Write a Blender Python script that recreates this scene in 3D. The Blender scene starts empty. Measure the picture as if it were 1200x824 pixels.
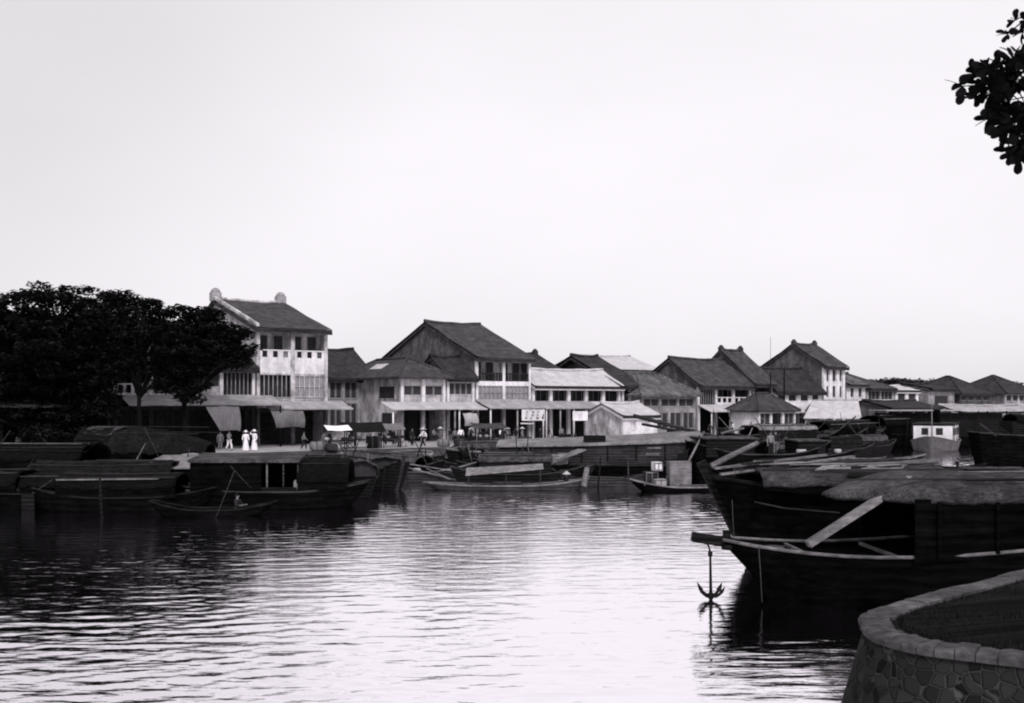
import bpy, bmesh, math, random
from mathutils import Vector, Matrix, Quaternion
random.seed(7)
R = math.radians
SC = bpy.context.scene
COL = SC.collection
H, F, CX, HY = 6.0, 1200.0, 600.0, 470.0      # eye height above the water, focal length and horizon in photo pixels
ZQ = 1.6                                       # quay level

# ------------------------------------------------------------------ helpers
def P(px, py, Y):
    return Vector(((px - CX) / F * Y, Y, H + (HY - py) / F * Y))

def tag(o, label=None, cat=None, group=None, kind=None):
    if label: o['label'] = label
    if cat: o['category'] = cat
    if group: o['group'] = group
    if kind: o['kind'] = kind
    return o

def thing(name, label, cat, loc=(0, 0, 0), rz=0.0, group=None):
    o = bpy.data.objects.new(name, None)
    o.empty_display_size = 0.3
    COL.objects.link(o)
    o.location = loc
    o.rotation_euler = (0, 0, rz)
    return tag(o, label, cat, group)

class MB:
    def __init__(s):
        s.v = []; s.f = []; s.sm = []
    def add(s, vs, fs, smooth=False):
        b = len(s.v)
        s.v += [tuple(p) for p in vs]
        s.f += [tuple(b + i for i in f) for f in fs]
        s.sm += [smooth] * len(fs)
        return s
    def box(s, x0, x1, y0, y1, z0, z1):
        vs = [(x0,y0,z0),(x1,y0,z0),(x1,y1,z0),(x0,y1,z0),(x0,y0,z1),(x1,y0,z1),(x1,y1,z1),(x0,y1,z1)]
        return s.add(vs, [(0,3,2,1),(4,5,6,7),(0,1,5,4),(1,2,6,5),(2,3,7,6),(3,0,4,7)])
    def beam(s, a, b, w, h, roll=0.0):
        a = Vector(a); b = Vector(b); d = (b - a).normalized()
        up = Vector((0,0,1)) if abs(d.z) < 0.95 else Vector((0,1,0))
        x = d.cross(up).normalized(); z = x.cross(d)
        q = Quaternion(d, roll); x = q @ x; z = q @ z
        vs = []
        for p in (a, b):
            for sx, sz in ((-1,-1),(1,-1),(1,1),(-1,1)):
                vs.append(p + x*sx*w/2 + z*sz*h/2)
        return s.add(vs, [(0,3,2,1),(4,5,6,7),(0,1,5,4),(1,2,6,5),(2,3,7,6),(3,0,4,7)])
    def tube(s, pts, rad, n=8, smooth=True, cap=True):
        pts = [Vector(p) for p in pts]
        if not isinstance(rad, (list, tuple)): rad = [rad]*len(pts)
        vs = []; fs = []
        for i, p in enumerate(pts):
            d = (pts[min(i+1, len(pts)-1)] - pts[max(i-1, 0)])
            d = d.normalized() if d.length > 1e-9 else Vector((0,0,1))
            up = Vector((0,0,1)) if abs(d.z) < 0.9 else Vector((1,0,0))
            x = d.cross(up).normalized(); y = x.cross(d)
            for k in range(n):
                a = 2*math.pi*k/n
                vs.append(p + (x*math.cos(a) + y*math.sin(a))*rad[i])
        for i in range(len(pts)-1):
            for k in range(n):
                k2 = (k+1) % n
                fs.append((i*n+k, i*n+k2, (i+1)*n+k2, (i+1)*n+k))
        if cap:
            fs.append(tuple(range(n-1, -1, -1)))
            fs.append(tuple((len(pts)-1)*n + k for k in range(n)))
        return s.add(vs, fs, smooth)
    def lathe(s, prof, c=(0,0,0), n=14, smooth=True):
        vs = []; fs = []
        for r, z in prof:
            for k in range(n):
                a = 2*math.pi*k/n
                vs.append((c[0]+r*math.cos(a), c[1]+r*math.sin(a), c[2]+z))
        for i in range(len(prof)-1):
            for k in range(n):
                k2 = (k+1) % n
                fs.append((i*n+k, i*n+k2, (i+1)*n+k2, (i+1)*n+k))
        fs.append(tuple(range(n-1, -1, -1)))
        fs.append(tuple((len(prof)-1)*n + k for k in range(n)))
        return s.add(vs, fs, smooth)
    def prism_x(s, poly, x0, x1):                # poly in (y, z)
        n = len(poly)
        vs = [(x0, y, z) for y, z in poly] + [(x1, y, z) for y, z in poly]
        fs = [(i, (i+1) % n, n+(i+1) % n, n+i) for i in range(n)]
        fs += [tuple(range(n-1, -1, -1)), tuple(range(n, 2*n))]
        return s.add(vs, fs)
    def prism_z(s, poly, z0, z1):
        n = len(poly)
        vs = [(x, y, z0) for x, y in poly] + [(x, y, z1) for x, y in poly]
        fs = [(i, (i+1) % n, n+(i+1) % n, n+i) for i in range(n)]
        fs += [tuple(range(n-1, -1, -1)), tuple(range(n, 2*n))]
        return s.add(vs, fs)
    def build(s, name, mat, parent=None, fix=True):
        me = bpy.data.meshes.new(name)
        me.from_pydata(s.v, [], s.f)
        me.polygons.foreach_set('use_smooth', s.sm)
        if fix and len(s.f) < 20000:
            bm = bmesh.new(); bm.from_mesh(me)
            bmesh.ops.recalc_face_normals(bm, faces=bm.faces)
            bm.to_mesh(me); bm.free()
        me.update()
        o = bpy.data.objects.new(name, me)
        COL.objects.link(o)
        if mat: me.materials.append(mat)
        if parent: o.parent = parent
        return o

def copy_tree(o, parent=None):
    c = o.copy(); COL.objects.link(c); c.parent = parent
    for ch in list(o.children): copy_tree(ch, c)
    return c

# ------------------------------------------------------------------ materials (monochrome print with a faint violet cast)
def tint(v): return (v*1.0, v*0.965, v*1.01, 1)
def mat(name, v, var=0.35, scale=3.0, rough=0.85, bump=0.2, bdist=0.03, stretch=(1,1,1), wave=None, stain=0.0, spec=0.06):
    m = bpy.data.materials.new(name); m.use_nodes = True
    nt = m.node_tree; N = nt.nodes; Lk = nt.links
    b = N['Principled BSDF']
    b.inputs['Roughness'].default_value = rough
    b.inputs['Specular IOR Level'].default_value = spec
    tc = N.new('ShaderNodeTexCoord'); mp = N.new('ShaderNodeMapping')
    mp.inputs['Scale'].default_value = stretch
    Lk.new(tc.outputs['Object'], mp.inputs['Vector'])
    n1 = N.new('ShaderNodeTexNoise'); n1.inputs['Scale'].default_value = scale
    n1.inputs['Detail'].default_value = 8; n1.inputs['Roughness'].default_value = 0.65
    Lk.new(mp.outputs[0], n1.inputs['Vector'])
    cr = N.new('ShaderNodeValToRGB')
    cr.color_ramp.elements[0].position = 0.3; cr.color_ramp.elements[1].position = 0.7
    cr.color_ramp.elements[0].color = tint(v*(1-var)); cr.color_ramp.elements[1].color = tint(v*(1+var))
    Lk.new(n1.outputs['Fac'], cr.inputs[0])
    out = cr.outputs[0]; hgt = n1.outputs['Fac']
    if stain > 0:
        n2 = N.new('ShaderNodeTexNoise'); n2.inputs['Scale'].default_value = 0.45; n2.inputs['Detail'].default_value = 9
        n2.inputs['Roughness'].default_value = 0.7
        mp2 = N.new('ShaderNodeMapping'); mp2.inputs['Scale'].default_value = (1.7, 1.7, 0.95)
        Lk.new(tc.outputs['Object'], mp2.inputs['Vector']); Lk.new(mp2.outputs[0], n2.inputs['Vector'])
        r2 = N.new('ShaderNodeValToRGB'); r2.color_ramp.elements[0].position = 0.42; r2.color_ramp.elements[1].position = 0.62
        r2.color_ramp.elements[0].color = (1-stain, 1-stain, 1-stain, 1); r2.color_ramp.elements[1].color = (1,1,1,1)
        Lk.new(n2.outputs['Fac'], r2.inputs[0])
        mx = N.new('ShaderNodeMix'); mx.data_type = 'RGBA'; mx.blend_type = 'MULTIPLY'; mx.inputs['Factor'].default_value = 1
        Lk.new(out, mx.inputs['A']); Lk.new(r2.outputs[0], mx.inputs['B']); out = mx.outputs['Result']
    if wave:
        ax, sc, amt = wave
        w = N.new('ShaderNodeTexWave'); w.wave_type = 'BANDS'; w.bands_direction = ax
        w.inputs['Scale'].default_value = sc; w.inputs['Distortion'].default_value = 1.2; w.inputs['Detail'].default_value = 2
        Lk.new(tc.outputs['Object'], w.inputs['Vector'])
        r3 = N.new('ShaderNodeValToRGB'); r3.color_ramp.elements[0].color = (1-amt,1-amt,1-amt,1)
        Lk.new(w.outputs['Fac'], r3.inputs[0])
        mx = N.new('ShaderNodeMix'); mx.data_type = 'RGBA'; mx.blend_type = 'MULTIPLY'; mx.inputs['Factor'].default_value = 1
        Lk.new(out, mx.inputs['A']); Lk.new(r3.outputs[0], mx.inputs['B']); out = mx.outputs['Result']
        ad = N.new('ShaderNodeMath'); ad.operation = 'ADD'
        Lk.new(hgt, ad.inputs[0]); Lk.new(w.outputs['Fac'], ad.inputs[1]); hgt = ad.outputs[0]
    Lk.new(out, b.inputs['Base Color'])
    bp = N.new('ShaderNodeBump'); bp.inputs['Strength'].default_value = bump; bp.inputs['Distance'].default_value = bdist
    Lk.new(hgt, bp.inputs['Height']); Lk.new(bp.outputs[0], b.inputs['Normal'])
    return m

M = {}
M['plaster']   = mat('weathered_plaster', 0.60, 0.22, 2.2, stain=0.62)
M['white']     = mat('whitewash', 0.78, 0.12, 2.5, stain=0.34)
M['grey']      = mat('grey_plaster', 0.36, 0.25, 2.0, stain=0.5)
M['gable']     = mat('dark_gable_plaster', 0.12, 0.45, 1.6, stain=0.5)  # dark gable tone; also paints shade onto the leftmost house and covered piers
M['tile']      = mat('clay_roof_tile', 0.085, 0.45, 1.3, wave=('X', 1.1, 0.45), stain=0.35, bump=0.5, bdist=0.08)
M['tile_dark'] = mat('dark_clay_roof_tile', 0.05, 0.45, 1.3, wave=('X', 1.1, 0.4), stain=0.3, bump=0.5, bdist=0.08)
M['tile_pale'] = mat('pale_worn_roof_tile', 0.16, 0.5, 1.0, wave=('X', 0.8, 0.4), stain=0.5, bump=0.5, bdist=0.08)
M['tin']       = mat('pale_sheet_metal', 0.52, 0.14, 1.5, wave=('X', 1.6, 0.12), rough=0.6, stain=0.2)
M['tin_grey']  = mat('dull_sheet_metal', 0.40, 0.25, 1.5, wave=('X', 1.6, 0.15), rough=0.7, stain=0.3)
M['shade']     = mat('painted_shade', 0.035, 0.4, 2)  # dark tone painting in the shade of interiors, openings and covered shop fronts
M['shutter']   = mat('louvred_shutter', 0.055, 0.3, 2, wave=('Z', 3.0, 0.5))
M['lattice']   = mat('pale_lattice', 0.30, 0.2, 3, wave=('X', 2.5, 0.3))
M['wood_dk']   = mat('tarred_wood', 0.012, 0.6, 2.5, stretch=(0.3, 2, 3), bump=0.5, wave=('Z', 1.4, 0.6), spec=0.05)
M['wood_blk']  = mat('wet_black_wood', 0.005, 0.7, 2.5, stretch=(0.3, 2, 3), bump=0.4, stain=.4, wave=('Z', .9, 0.3), rough=.95, spec=0.0)
M['wood_md']   = mat('old_wood', 0.05, 0.6, 2.5, stretch=(0.3, 2, 3), bump=0.4, wave=('Z', 1.5, 0.5), stain=.4)
M['wood_lt']   = mat('bleached_wood', 0.19, 0.5, 3, stretch=(0.4, 3, 3), bump=0.4, stain=.5)
M['thatch_mid']= mat('grey_palm_thatch', 0.012, 0.8, 3.2, stretch=(0.8,3.5,2.5), bump=0.9, bdist=0.1, stain=0.5)
M['thatch']    = mat('palm_thatch', 0.075, 0.8, 3.2, stretch=(0.8, 3.5, 2.5), bump=0.9, bdist=0.1, stain=0.5)
M['thatch_lt'] = mat('bleached_palm_mat', 0.22, 0.65, 3.2, stretch=(1.2, 3.5, 2.0), bump=0.8, bdist=0.08, stain=0.4)
M['thatch_dk'] = mat('old_palm_thatch', 0.004, 0.8, 3.2, stretch=(0.8, 3.5, 2.5), bump=0.9, bdist=0.1, stain=0.4)
M['thatch_b']  = mat('worn_palm_thatch', 0.09, 0.75, 5, stretch=(0.9,4.5,2.5), bump=1.0, bdist=0.1, stain=0.6)
M['canvas']    = mat('canvas', 0.40, 0.15, 2, stretch=(2, 2, 0.5), stain=0.3)
M['canvas_dk'] = mat('grey_canvas', 0.17, 0.2, 2, stretch=(2, 2, 0.5), stain=0.3)
M['cloth_w']   = mat('white_cotton', 0.8, 0.05, 6)
M['cloth_d']   = mat('dark_cotton', 0.02, 0.3, 6)
M['cloth_m']   = mat('grey_cotton', 0.16, 0.3, 6)
M['skin']      = mat('skin', 0.17, 0.1, 8, rough=0.6)
M['hair']      = mat('black_hair', 0.01, 0.2, 8)
M['straw']     = mat('straw', 0.38, 0.2, 12)
M['iron']      = mat('rusty_iron', 0.010, 0.4, 6, rough=0.7)
M['bark']      = mat('bark', 0.005, 0.5, 4, stretch=(2,2,.5), bump=0.6)
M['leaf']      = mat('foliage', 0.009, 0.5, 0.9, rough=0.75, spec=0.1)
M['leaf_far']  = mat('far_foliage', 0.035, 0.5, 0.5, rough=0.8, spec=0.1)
M['leaf_near'] = mat('broad_leaf', 0.006, 0.5, 5, rough=0.9, spec=0.0)
M['earth']     = mat('packed_earth', 0.36, 0.25, 0.6, stain=0.25)
M['bank']      = mat('stone_embankment', 0.055, 0.5, 1.2, bump=0.6, bdist=0.1, stain=0.4)
M['lawn']      = mat('dark_soil', 0.002, 0.5, 2, bump=0.8, bdist=0.05, spec=0.05)
M['coping']    = mat('coping_stone', 0.10, 0.6, 7, bump=0.9, bdist=.03, stain=0.5)
M['paint_w']   = mat('white_boat_paint', 0.75, 0.1, 3, stain=0.2)
M['paint_g']   = mat('grey_boat_paint', 0.12, 0.2, 3, stain=0.3)
M['rope']      = mat('rope', 0.05, 0.3, 20)
M['ink']       = mat('sign_paint', 0.03, 0.2, 8)

def stone_wall():
    m = bpy.data.materials.new('rubble_masonry'); m.use_nodes = True
    nt = m.node_tree; N = nt.nodes; Lk = nt.links; b = N['Principled BSDF']; b.inputs['Roughness'].default_value = 0.9
    b.inputs['Specular IOR Level'].default_value = 0.04
    tc = N.new('ShaderNodeTexCoord')
    nz = N.new('ShaderNodeTexNoise'); nz.inputs['Scale'].default_value = 3; nz.inputs['Detail'].default_value = 3
    Lk.new(tc.outputs['Object'], nz.inputs['Vector'])
    mxv = N.new('ShaderNodeMix'); mxv.data_type = 'VECTOR'; mxv.inputs['Factor'].default_value = 0.10
    Lk.new(tc.outputs['Object'], mxv.inputs['A']); Lk.new(nz.outputs['Color'], mxv.inputs['B'])
    vo = N.new('ShaderNodeTexVoronoi'); vo.feature = 'DISTANCE_TO_EDGE'; vo.inputs['Scale'].default_value = 8.0
    vc = N.new('ShaderNodeTexVoronoi'); vc.feature = 'F1'; vc.inputs['Scale'].default_value = 8.0
    for q in (vo, vc): Lk.new(mxv.outputs['Result'], q.inputs['Vector'])
    bw = N.new('ShaderNodeRGBToBW'); Lk.new(vc.outputs['Color'], bw.inputs[0])
    mr = N.new('ShaderNodeMapRange'); mr.inputs['To Min'].default_value = 0.003; mr.inputs['To Max'].default_value = 0.026
    Lk.new(bw.outputs[0], mr.inputs['Value'])
    cr = N.new('ShaderNodeValToRGB'); cr.color_ramp.elements[0].position = 0.015; cr.color_ramp.elements[1].position = 0.06
    cr.color_ramp.elements[0].color = (1,1,1,1); cr.color_ramp.elements[1].color = (0,0,0,1)
    Lk.new(vo.outputs['Distance'], cr.inputs[0])
    n2 = N.new('ShaderNodeTexNoise'); n2.inputs['Scale'].default_value = 1.1; n2.inputs['Detail'].default_value = 6
    Lk.new(tc.outputs['Object'], n2.inputs['Vector'])
    mr2 = N.new('ShaderNodeMapRange'); mr2.inputs['From Min'].default_value = .35; mr2.inputs['From Max'].default_value = .65
    mr2.inputs['To Min'].default_value = 0.01; mr2.inputs['To Max'].default_value = 0.05
    Lk.new(n2.outputs['Fac'], mr2.inputs['Value'])
    mx = N.new('ShaderNodeMix'); mx.data_type = 'RGBA'
    Lk.new(cr.outputs[0], mx.inputs['Factor']); Lk.new(mr.outputs[0], mx.inputs['A']); Lk.new(mr2.outputs[0], mx.inputs['B'])
    Lk.new(mx.outputs['Result'], b.inputs['Base Color'])
    bp = N.new('ShaderNodeBump'); bp.inputs['Strength'].default_value = 0.8; bp.inputs['Distance'].default_value = 0.05
    r4 = N.new('ShaderNodeMapRange'); r4.inputs['From Max'].default_value = 0.12
    Lk.new(vo.outputs['Distance'], r4.inputs['Value']); Lk.new(r4.outputs[0], bp.inputs['Height'])
    Lk.new(bp.outputs[0], b.inputs['Normal'])
    return m
M['rubble'] = stone_wall()

def water_mat():
    m = bpy.data.materials.new('river_water'); m.use_nodes = True
    nt = m.node_tree; N = nt.nodes; Lk = nt.links
    for n in list(N): N.remove(n)
    out = N.new('ShaderNodeOutputMaterial')
    g = N.new('ShaderNodeBsdfGlossy'); g.inputs['Color'].default_value = tint(0.97); g.inputs['Roughness'].default_value = 0.05
    d = N.new('ShaderNodeBsdfDiffuse'); d.inputs['Color'].default_value = tint(0.02)
    mix = N.new('ShaderNodeMixShader')
    lw = N.new('ShaderNodeLayerWeight'); lw.inputs['Blend'].default_value = 0.5
    mr = N.new('ShaderNodeMapRange'); mr.inputs['From Min'].default_value = 0.0; mr.inputs['From Max'].default_value = 0.55
    mr.inputs['To Min'].default_value = 0.25; mr.inputs['To Max'].default_value = 1.0
    Lk.new(lw.outputs['Facing'], mr.inputs['Value']); Lk.new(mr.outputs[0], mix.inputs['Fac'])
    Lk.new(d.outputs[0], mix.inputs[1]); Lk.new(g.outputs[0], mix.inputs[2]); Lk.new(mix.outputs[0], out.inputs['Surface'])
    tc = N.new('ShaderNodeTexCoord')
    def noise(sx, sy, rot, detail, rg):
        mp = N.new('ShaderNodeMapping'); mp.inputs['Scale'].default_value = (sx, sy, 1); mp.inputs['Rotation'].default_value = (0,0,rot)
        Lk.new(tc.outputs['Object'], mp.inputs['Vector'])
        n = N.new('ShaderNodeTexNoise'); n.inputs['Scale'].default_value = 1; n.inputs['Detail'].default_value = detail
        n.inputs['Roughness'].default_value = rg
        Lk.new(mp.outputs[0], n.inputs['Vector']); return n.outputs['Fac']
    a = noise(0.5, 1.7, R(-12), 2, 0.5)      # long ripples
    c = noise(1.6, 4.5, R(6), 3, 0.55)       # short chop
    def math_(op, x, y):
        q = N.new('ShaderNodeMath'); q.operation = op
        for i, z in enumerate((x, y)):
            if isinstance(z, (int, float)): q.inputs[i].default_value = z
            else: Lk.new(z, q.inputs[i])
        return q.outputs[0]
    # breeze patches: the ripples come and go over the surface
    br = noise(0.035, 0.06, R(20), 2, 0.5)
    mb = N.new('ShaderNodeMapRange'); mb.inputs['From Min'].default_value = 0.38; mb.inputs['From Max'].default_value = 0.62
    mb.inputs['To Min'].default_value = 0.45; mb.inputs['To Max'].default_value = 1.0
    Lk.new(br, mb.inputs['Value'])
    hsum = math_('MULTIPLY', math_('ADD', math_('MULTIPLY', a, 1.0), math_('MULTIPLY', c, 0.33)), mb.outputs[0])
    bp = N.new('ShaderNodeBump'); bp.inputs['Strength'].default_value = 1.0; bp.inputs['Distance'].default_value = WATER_BUMP
    Lk.new(hsum, bp.inputs['Height'])
    Lk.new(bp.outputs[0], g.inputs['Normal']); Lk.new(bp.outputs[0], d.inputs['Normal'])
    return m
WATER_BUMP = 0.045
M['water'] = water_mat()
# ------------------------------------------------------------------ world, sun, camera
SUN_AZ, SUN_EL = R(171), R(42)      # compass-like: measured clockwise from +Y (the view direction) -> behind the right shoulder
w = bpy.data.worlds.new('World'); SC.world = w; w.use_nodes = True
nt = w.node_tree; N = nt.nodes; Lk = nt.links
bg = N['Background']
sky = N.new('ShaderNodeTexSky'); sky.sky_type = 'NISHITA'; sky.sun_disc = False
sky.sun_elevation = SUN_EL; sky.sun_rotation = SUN_AZ; sky.air_density = 1.5; sky.dust_density = 6.0
bw = N.new('ShaderNodeRGBToBW'); Lk.new(sky.outputs[0], bw.inputs[0])
tc = N.new('ShaderNodeTexCoord')
mp = N.new('ShaderNodeMapping'); mp.inputs['Scale'].default_value = (1.2, 1.2, 3.0); Lk.new(tc.outputs['Generated'], mp.inputs['Vector'])
nz = N.new('ShaderNodeTexNoise'); nz.inputs['Scale'].default_value = 1.1; nz.inputs['Detail'].default_value = 5; nz.inputs['Roughness'].default_value = 0.5
Lk.new(mp.outputs[0], nz.inputs['Vector'])
# a closed, thin white overcast: mostly even, with a little of the clear-sky gradient and faint cloud structure
mA = N.new('ShaderNodeMapRange'); mA.inputs['From Min'].default_value = .3; mA.inputs['From Max'].default_value = .7; mA.inputs['To Min'].default_value = 0.93; mA.inputs['To Max'].default_value = 1.05
Lk.new(nz.outputs['Fac'], mA.inputs['Value'])
pw = N.new('ShaderNodeMath'); pw.operation = 'POWER'; pw.inputs[1].default_value = 0.07; Lk.new(bw.outputs[0], pw.inputs[0])
mu = N.new('ShaderNodeMath'); mu.operation = 'MULTIPLY'; Lk.new(pw.outputs[0], mu.inputs[0]); Lk.new(mA.outputs[0], mu.inputs[1])
cmb = N.new('ShaderNodeMix'); cmb.data_type = 'RGBA'; cmb.blend_type = 'MULTIPLY'; cmb.inputs['Factor'].default_value = 1
cmb.inputs['A'].default_value = tint(8.65)
dp = N.new('ShaderNodeVectorMath'); dp.operation = 'DOT_PRODUCT'; dp.inputs[1].default_value = Vector((-.52,.74,.43)).normalized()
nrm_ = N.new('ShaderNodeVectorMath'); nrm_.operation = 'NORMALIZE'; Lk.new(tc.outputs['Generated'], nrm_.inputs[0]); Lk.new(nrm_.outputs[0], dp.inputs[0])
mD = N.new('ShaderNodeMapRange'); mD.interpolation_type = 'SMOOTHSTEP'; mD.inputs['From Min'].default_value = .86; mD.inputs['From Max'].default_value = 1.0
mD.inputs['To Min'].default_value = 1.0; mD.inputs['To Max'].default_value = .83; Lk.new(dp.outputs['Value'], mD.inputs['Value'])
mu2 = N.new('ShaderNodeMath'); mu2.operation = 'MULTIPLY'; Lk.new(mu.outputs[0], mu2.inputs[0]); Lk.new(mD.outputs[0], mu2.inputs[1])
Lk.new(mu2.outputs[0], cmb.inputs['B']); Lk.new(cmb.outputs['Result'], bg.inputs['Color'])
bg.inputs['Strength'].default_value = 0.10
sl = bpy.data.lights.new('sun', 'SUN'); sl.energy = 2.3; sl.angle = R(14); sl.color = (1.0, 0.97, 0.97)
so = bpy.data.objects.new('sun', sl); COL.objects.link(so)
sd = Vector((math.sin(SUN_AZ)*math.cos(SUN_EL), math.cos(SUN_AZ)*math.cos(SUN_EL), math.sin(SUN_EL)))
so.rotation_euler = sd.to_track_quat('Z', 'Y').to_euler(); so.location = sd*200
cam = bpy.data.cameras.new('camera'); co = bpy.data.objects.new('camera', cam); COL.objects.link(co)
co.location = (0, 0, H); co.rotation_euler = (R(90), 0, 0)
cam.sensor_width = 36; cam.lens = 36; cam.shift_y = 58/1200; cam.clip_end = 5000; cam.clip_start = 0.1
cam.dof.use_dof = True; cam.dof.focus_distance = 75; cam.dof.aperture_fstop = 3.2
SC.cycles.filter_width = 2.0
SC.camera = co
SC.view_settings.view_transform = 'Standard'; SC.view_settings.look = 'None'
SC.view_settings.exposure = 0.0; SC.view_settings.gamma = 1.0

# ------------------------------------------------------------------ the waterfront line
YAW = R(35); UX, UY = math.cos(YAW), math.sin(YAW); NX, NY = -UY, UX
X0, Y0 = -25.0, 100.0
def W(t, b, z=0.0): return Vector((X0 + UX*t + NX*b, Y0 + UY*t + NY*b, z))
def T(px, b=0.0):
    k = (px - CX)/F
    return (k*(Y0 + NY*b) - X0 - NX*b)/(UX - k*UY)
def Bk(t, px):                                   # depth behind the facade line at which t shows at px
    k = (px - CX)/F
    return (k*(Y0 + UY*t) - X0 - UX*t)/(NX - k*NY)
def Z(py, t, b=0.0): return H + (HY - py)/F*(Y0 + UY*t + NY*b) - ZQ   # height above the quay
EDGE = -12.0

# water, land, quay
import numpy as np
def water():
    rs = np.random.RandomState(5)
    fx = np.arange(-42, 64.01, .125); fy = 15*np.exp(np.arange(0, math.log(136/15), .0045))
    xs = np.concatenate(([-900,-300,-120,-60], fx, [120,300,900])); ys = np.concatenate(([-200,-40,0,10], fy, [170,250,600,1500]))
    Xg, Yg = np.meshgrid(xs, ys); Hh = np.zeros_like(Xg)
    for k in range(64):
        lam = .26*(1.25/.26)**rs.rand()**.85; th = rs.normal(math.pi/2+.16, .36+.35*(lam < .8)); kk = 2*math.pi/lam
        # a packet envelope makes the crests short and broken
        ph = rs.rand()*6.28; e = .55+.45*np.sin(Xg*kk*.09*rs.uniform(.5,1.5)+Yg*kk*.05+rs.rand()*6.28)
        q = kk*(Xg*math.cos(th)+Yg*math.sin(th))+ph
        fd = np.clip((lam-.0045*Yg*1.5)/(.0045*Yg*1.5), 0, 1)
        Hh += fd*e*SLOPE*.30/kk*(np.sin(q)+.22*np.sin(2*q+.5))
    # ripples die down in the lee of the boats on the left and swell in the open reach
    lee = np.clip((Xg+.10*Yg+14)/18, .0, 1)
    patch = .75+.3*np.sin(Xg*.13+Yg*.09+1)+.2*np.sin(Xg*.05-Yg*.21)
    leer = 1-.68*np.clip((Xg-4.5+.03*(Yg-20))/2.5,0,1)*np.clip((36-Yg)/6,0,1)
    leer = leer*(1+3.4*np.clip((Yg-82)/10,0,1)*np.clip((Xg-22)/6,0,1))
    calm = 1-.52*np.clip((Xg+4)/5,0,1)*np.clip((56-Yg)/16,0,1)
    swell = np.sin((Xg*.16+Yg*1.0)*2*math.pi/2.9+.8*np.sin(Xg*.35)+.6*np.sin(Yg*.21))*np.clip((-Xg-1)/5,0,1)*np.clip((44-Yg)/12,0,1)*(.5+.5*np.sin(Xg*.55+Yg*.33))
    Hh += .007*swell
    ed = calm*leer*np.clip((Xg+42)/6,0,1)*np.clip((64-Xg)/6,0,1)*np.clip((Yg-15)/3,0,1)*np.clip((136-Yg)/10,0,1)
    Hh *= (.27+.73*lee)*np.clip(patch,.45,1.3)*ed
    ny, nx = Xg.shape
    v = np.stack([Xg, Yg, Hh], -1).reshape(-1,3)
    idx = np.arange(ny*nx).reshape(ny,nx)
    f = np.stack([idx[:-1,:-1], idx[:-1,1:], idx[1:,1:], idx[1:,:-1]], -1).reshape(-1,4)
    me = bpy.data.meshes.new('water'); me.vertices.add(len(v)); me.vertices.foreach_set('co', v.ravel())
    me.loops.add(f.size); me.loops.foreach_set('vertex_index', f.ravel()); me.polygons.add(len(f))
    me.polygons.foreach_set('loop_start', np.arange(0, f.size, 4)); me.polygons.foreach_set('loop_total', np.full(len(f), 4))
    me.polygons.foreach_set('use_smooth', np.ones(len(f), bool)); me.update(); me.validate()
    me.materials.append(M['water']); o = bpy.data.objects.new('water', me); COL.objects.link(o); tag(o, kind='structure')
SLOPE = .057
water()
a = W(-120, EDGE, ZQ); b = W(165, EDGE, ZQ)
me = MB(); me.add([a, b, (a + Vector((-400, 700, 0))), (b + Vector((700, 900, 0))), (-900, 1500, ZQ), (900,1500,ZQ)],
    [(0,1,3,5,4,2)])
tag(me.build('quay_ground', M['earth']), kind='structure')
m = MB(); nseg = 190; vs = []; fs = []
for i in range(nseg+1):
    t = -120 + 285*i/nseg
    for (bb, zz) in ((EDGE, ZQ), (EDGE-.35, ZQ-.02), (EDGE-1.3, .75), (EDGE-2.6, -.7)):
        j = random.uniform(-.16, .16)
        vs.append(W(t, bb+j*(zz < ZQ), zz + j*.6*(zz < ZQ-.1)))
for i in range(nseg):
    for k in range(3): fs.append((i*4+k, (i+1)*4+k, (i+1)*4+k+1, i*4+k+1))
m.add(vs, fs); tag(m.build('embankment', M['bank']), kind='structure')

# ------------------------------------------------------------------ houses
def frame(m, x0, x1, z0, z1, y0, y1, t=0.07):
    m.box(x0, x0+t, y0, y1, z0, z1); m.box(x1-t, x1, y0, y1, z0, z1)
    m.box(x0+t, x1-t, y0+.004, y1-.004, z0, z0+t); m.box(x0+t, x1-t, y0+.004, y1-.004, z1-t, z1)

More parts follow.
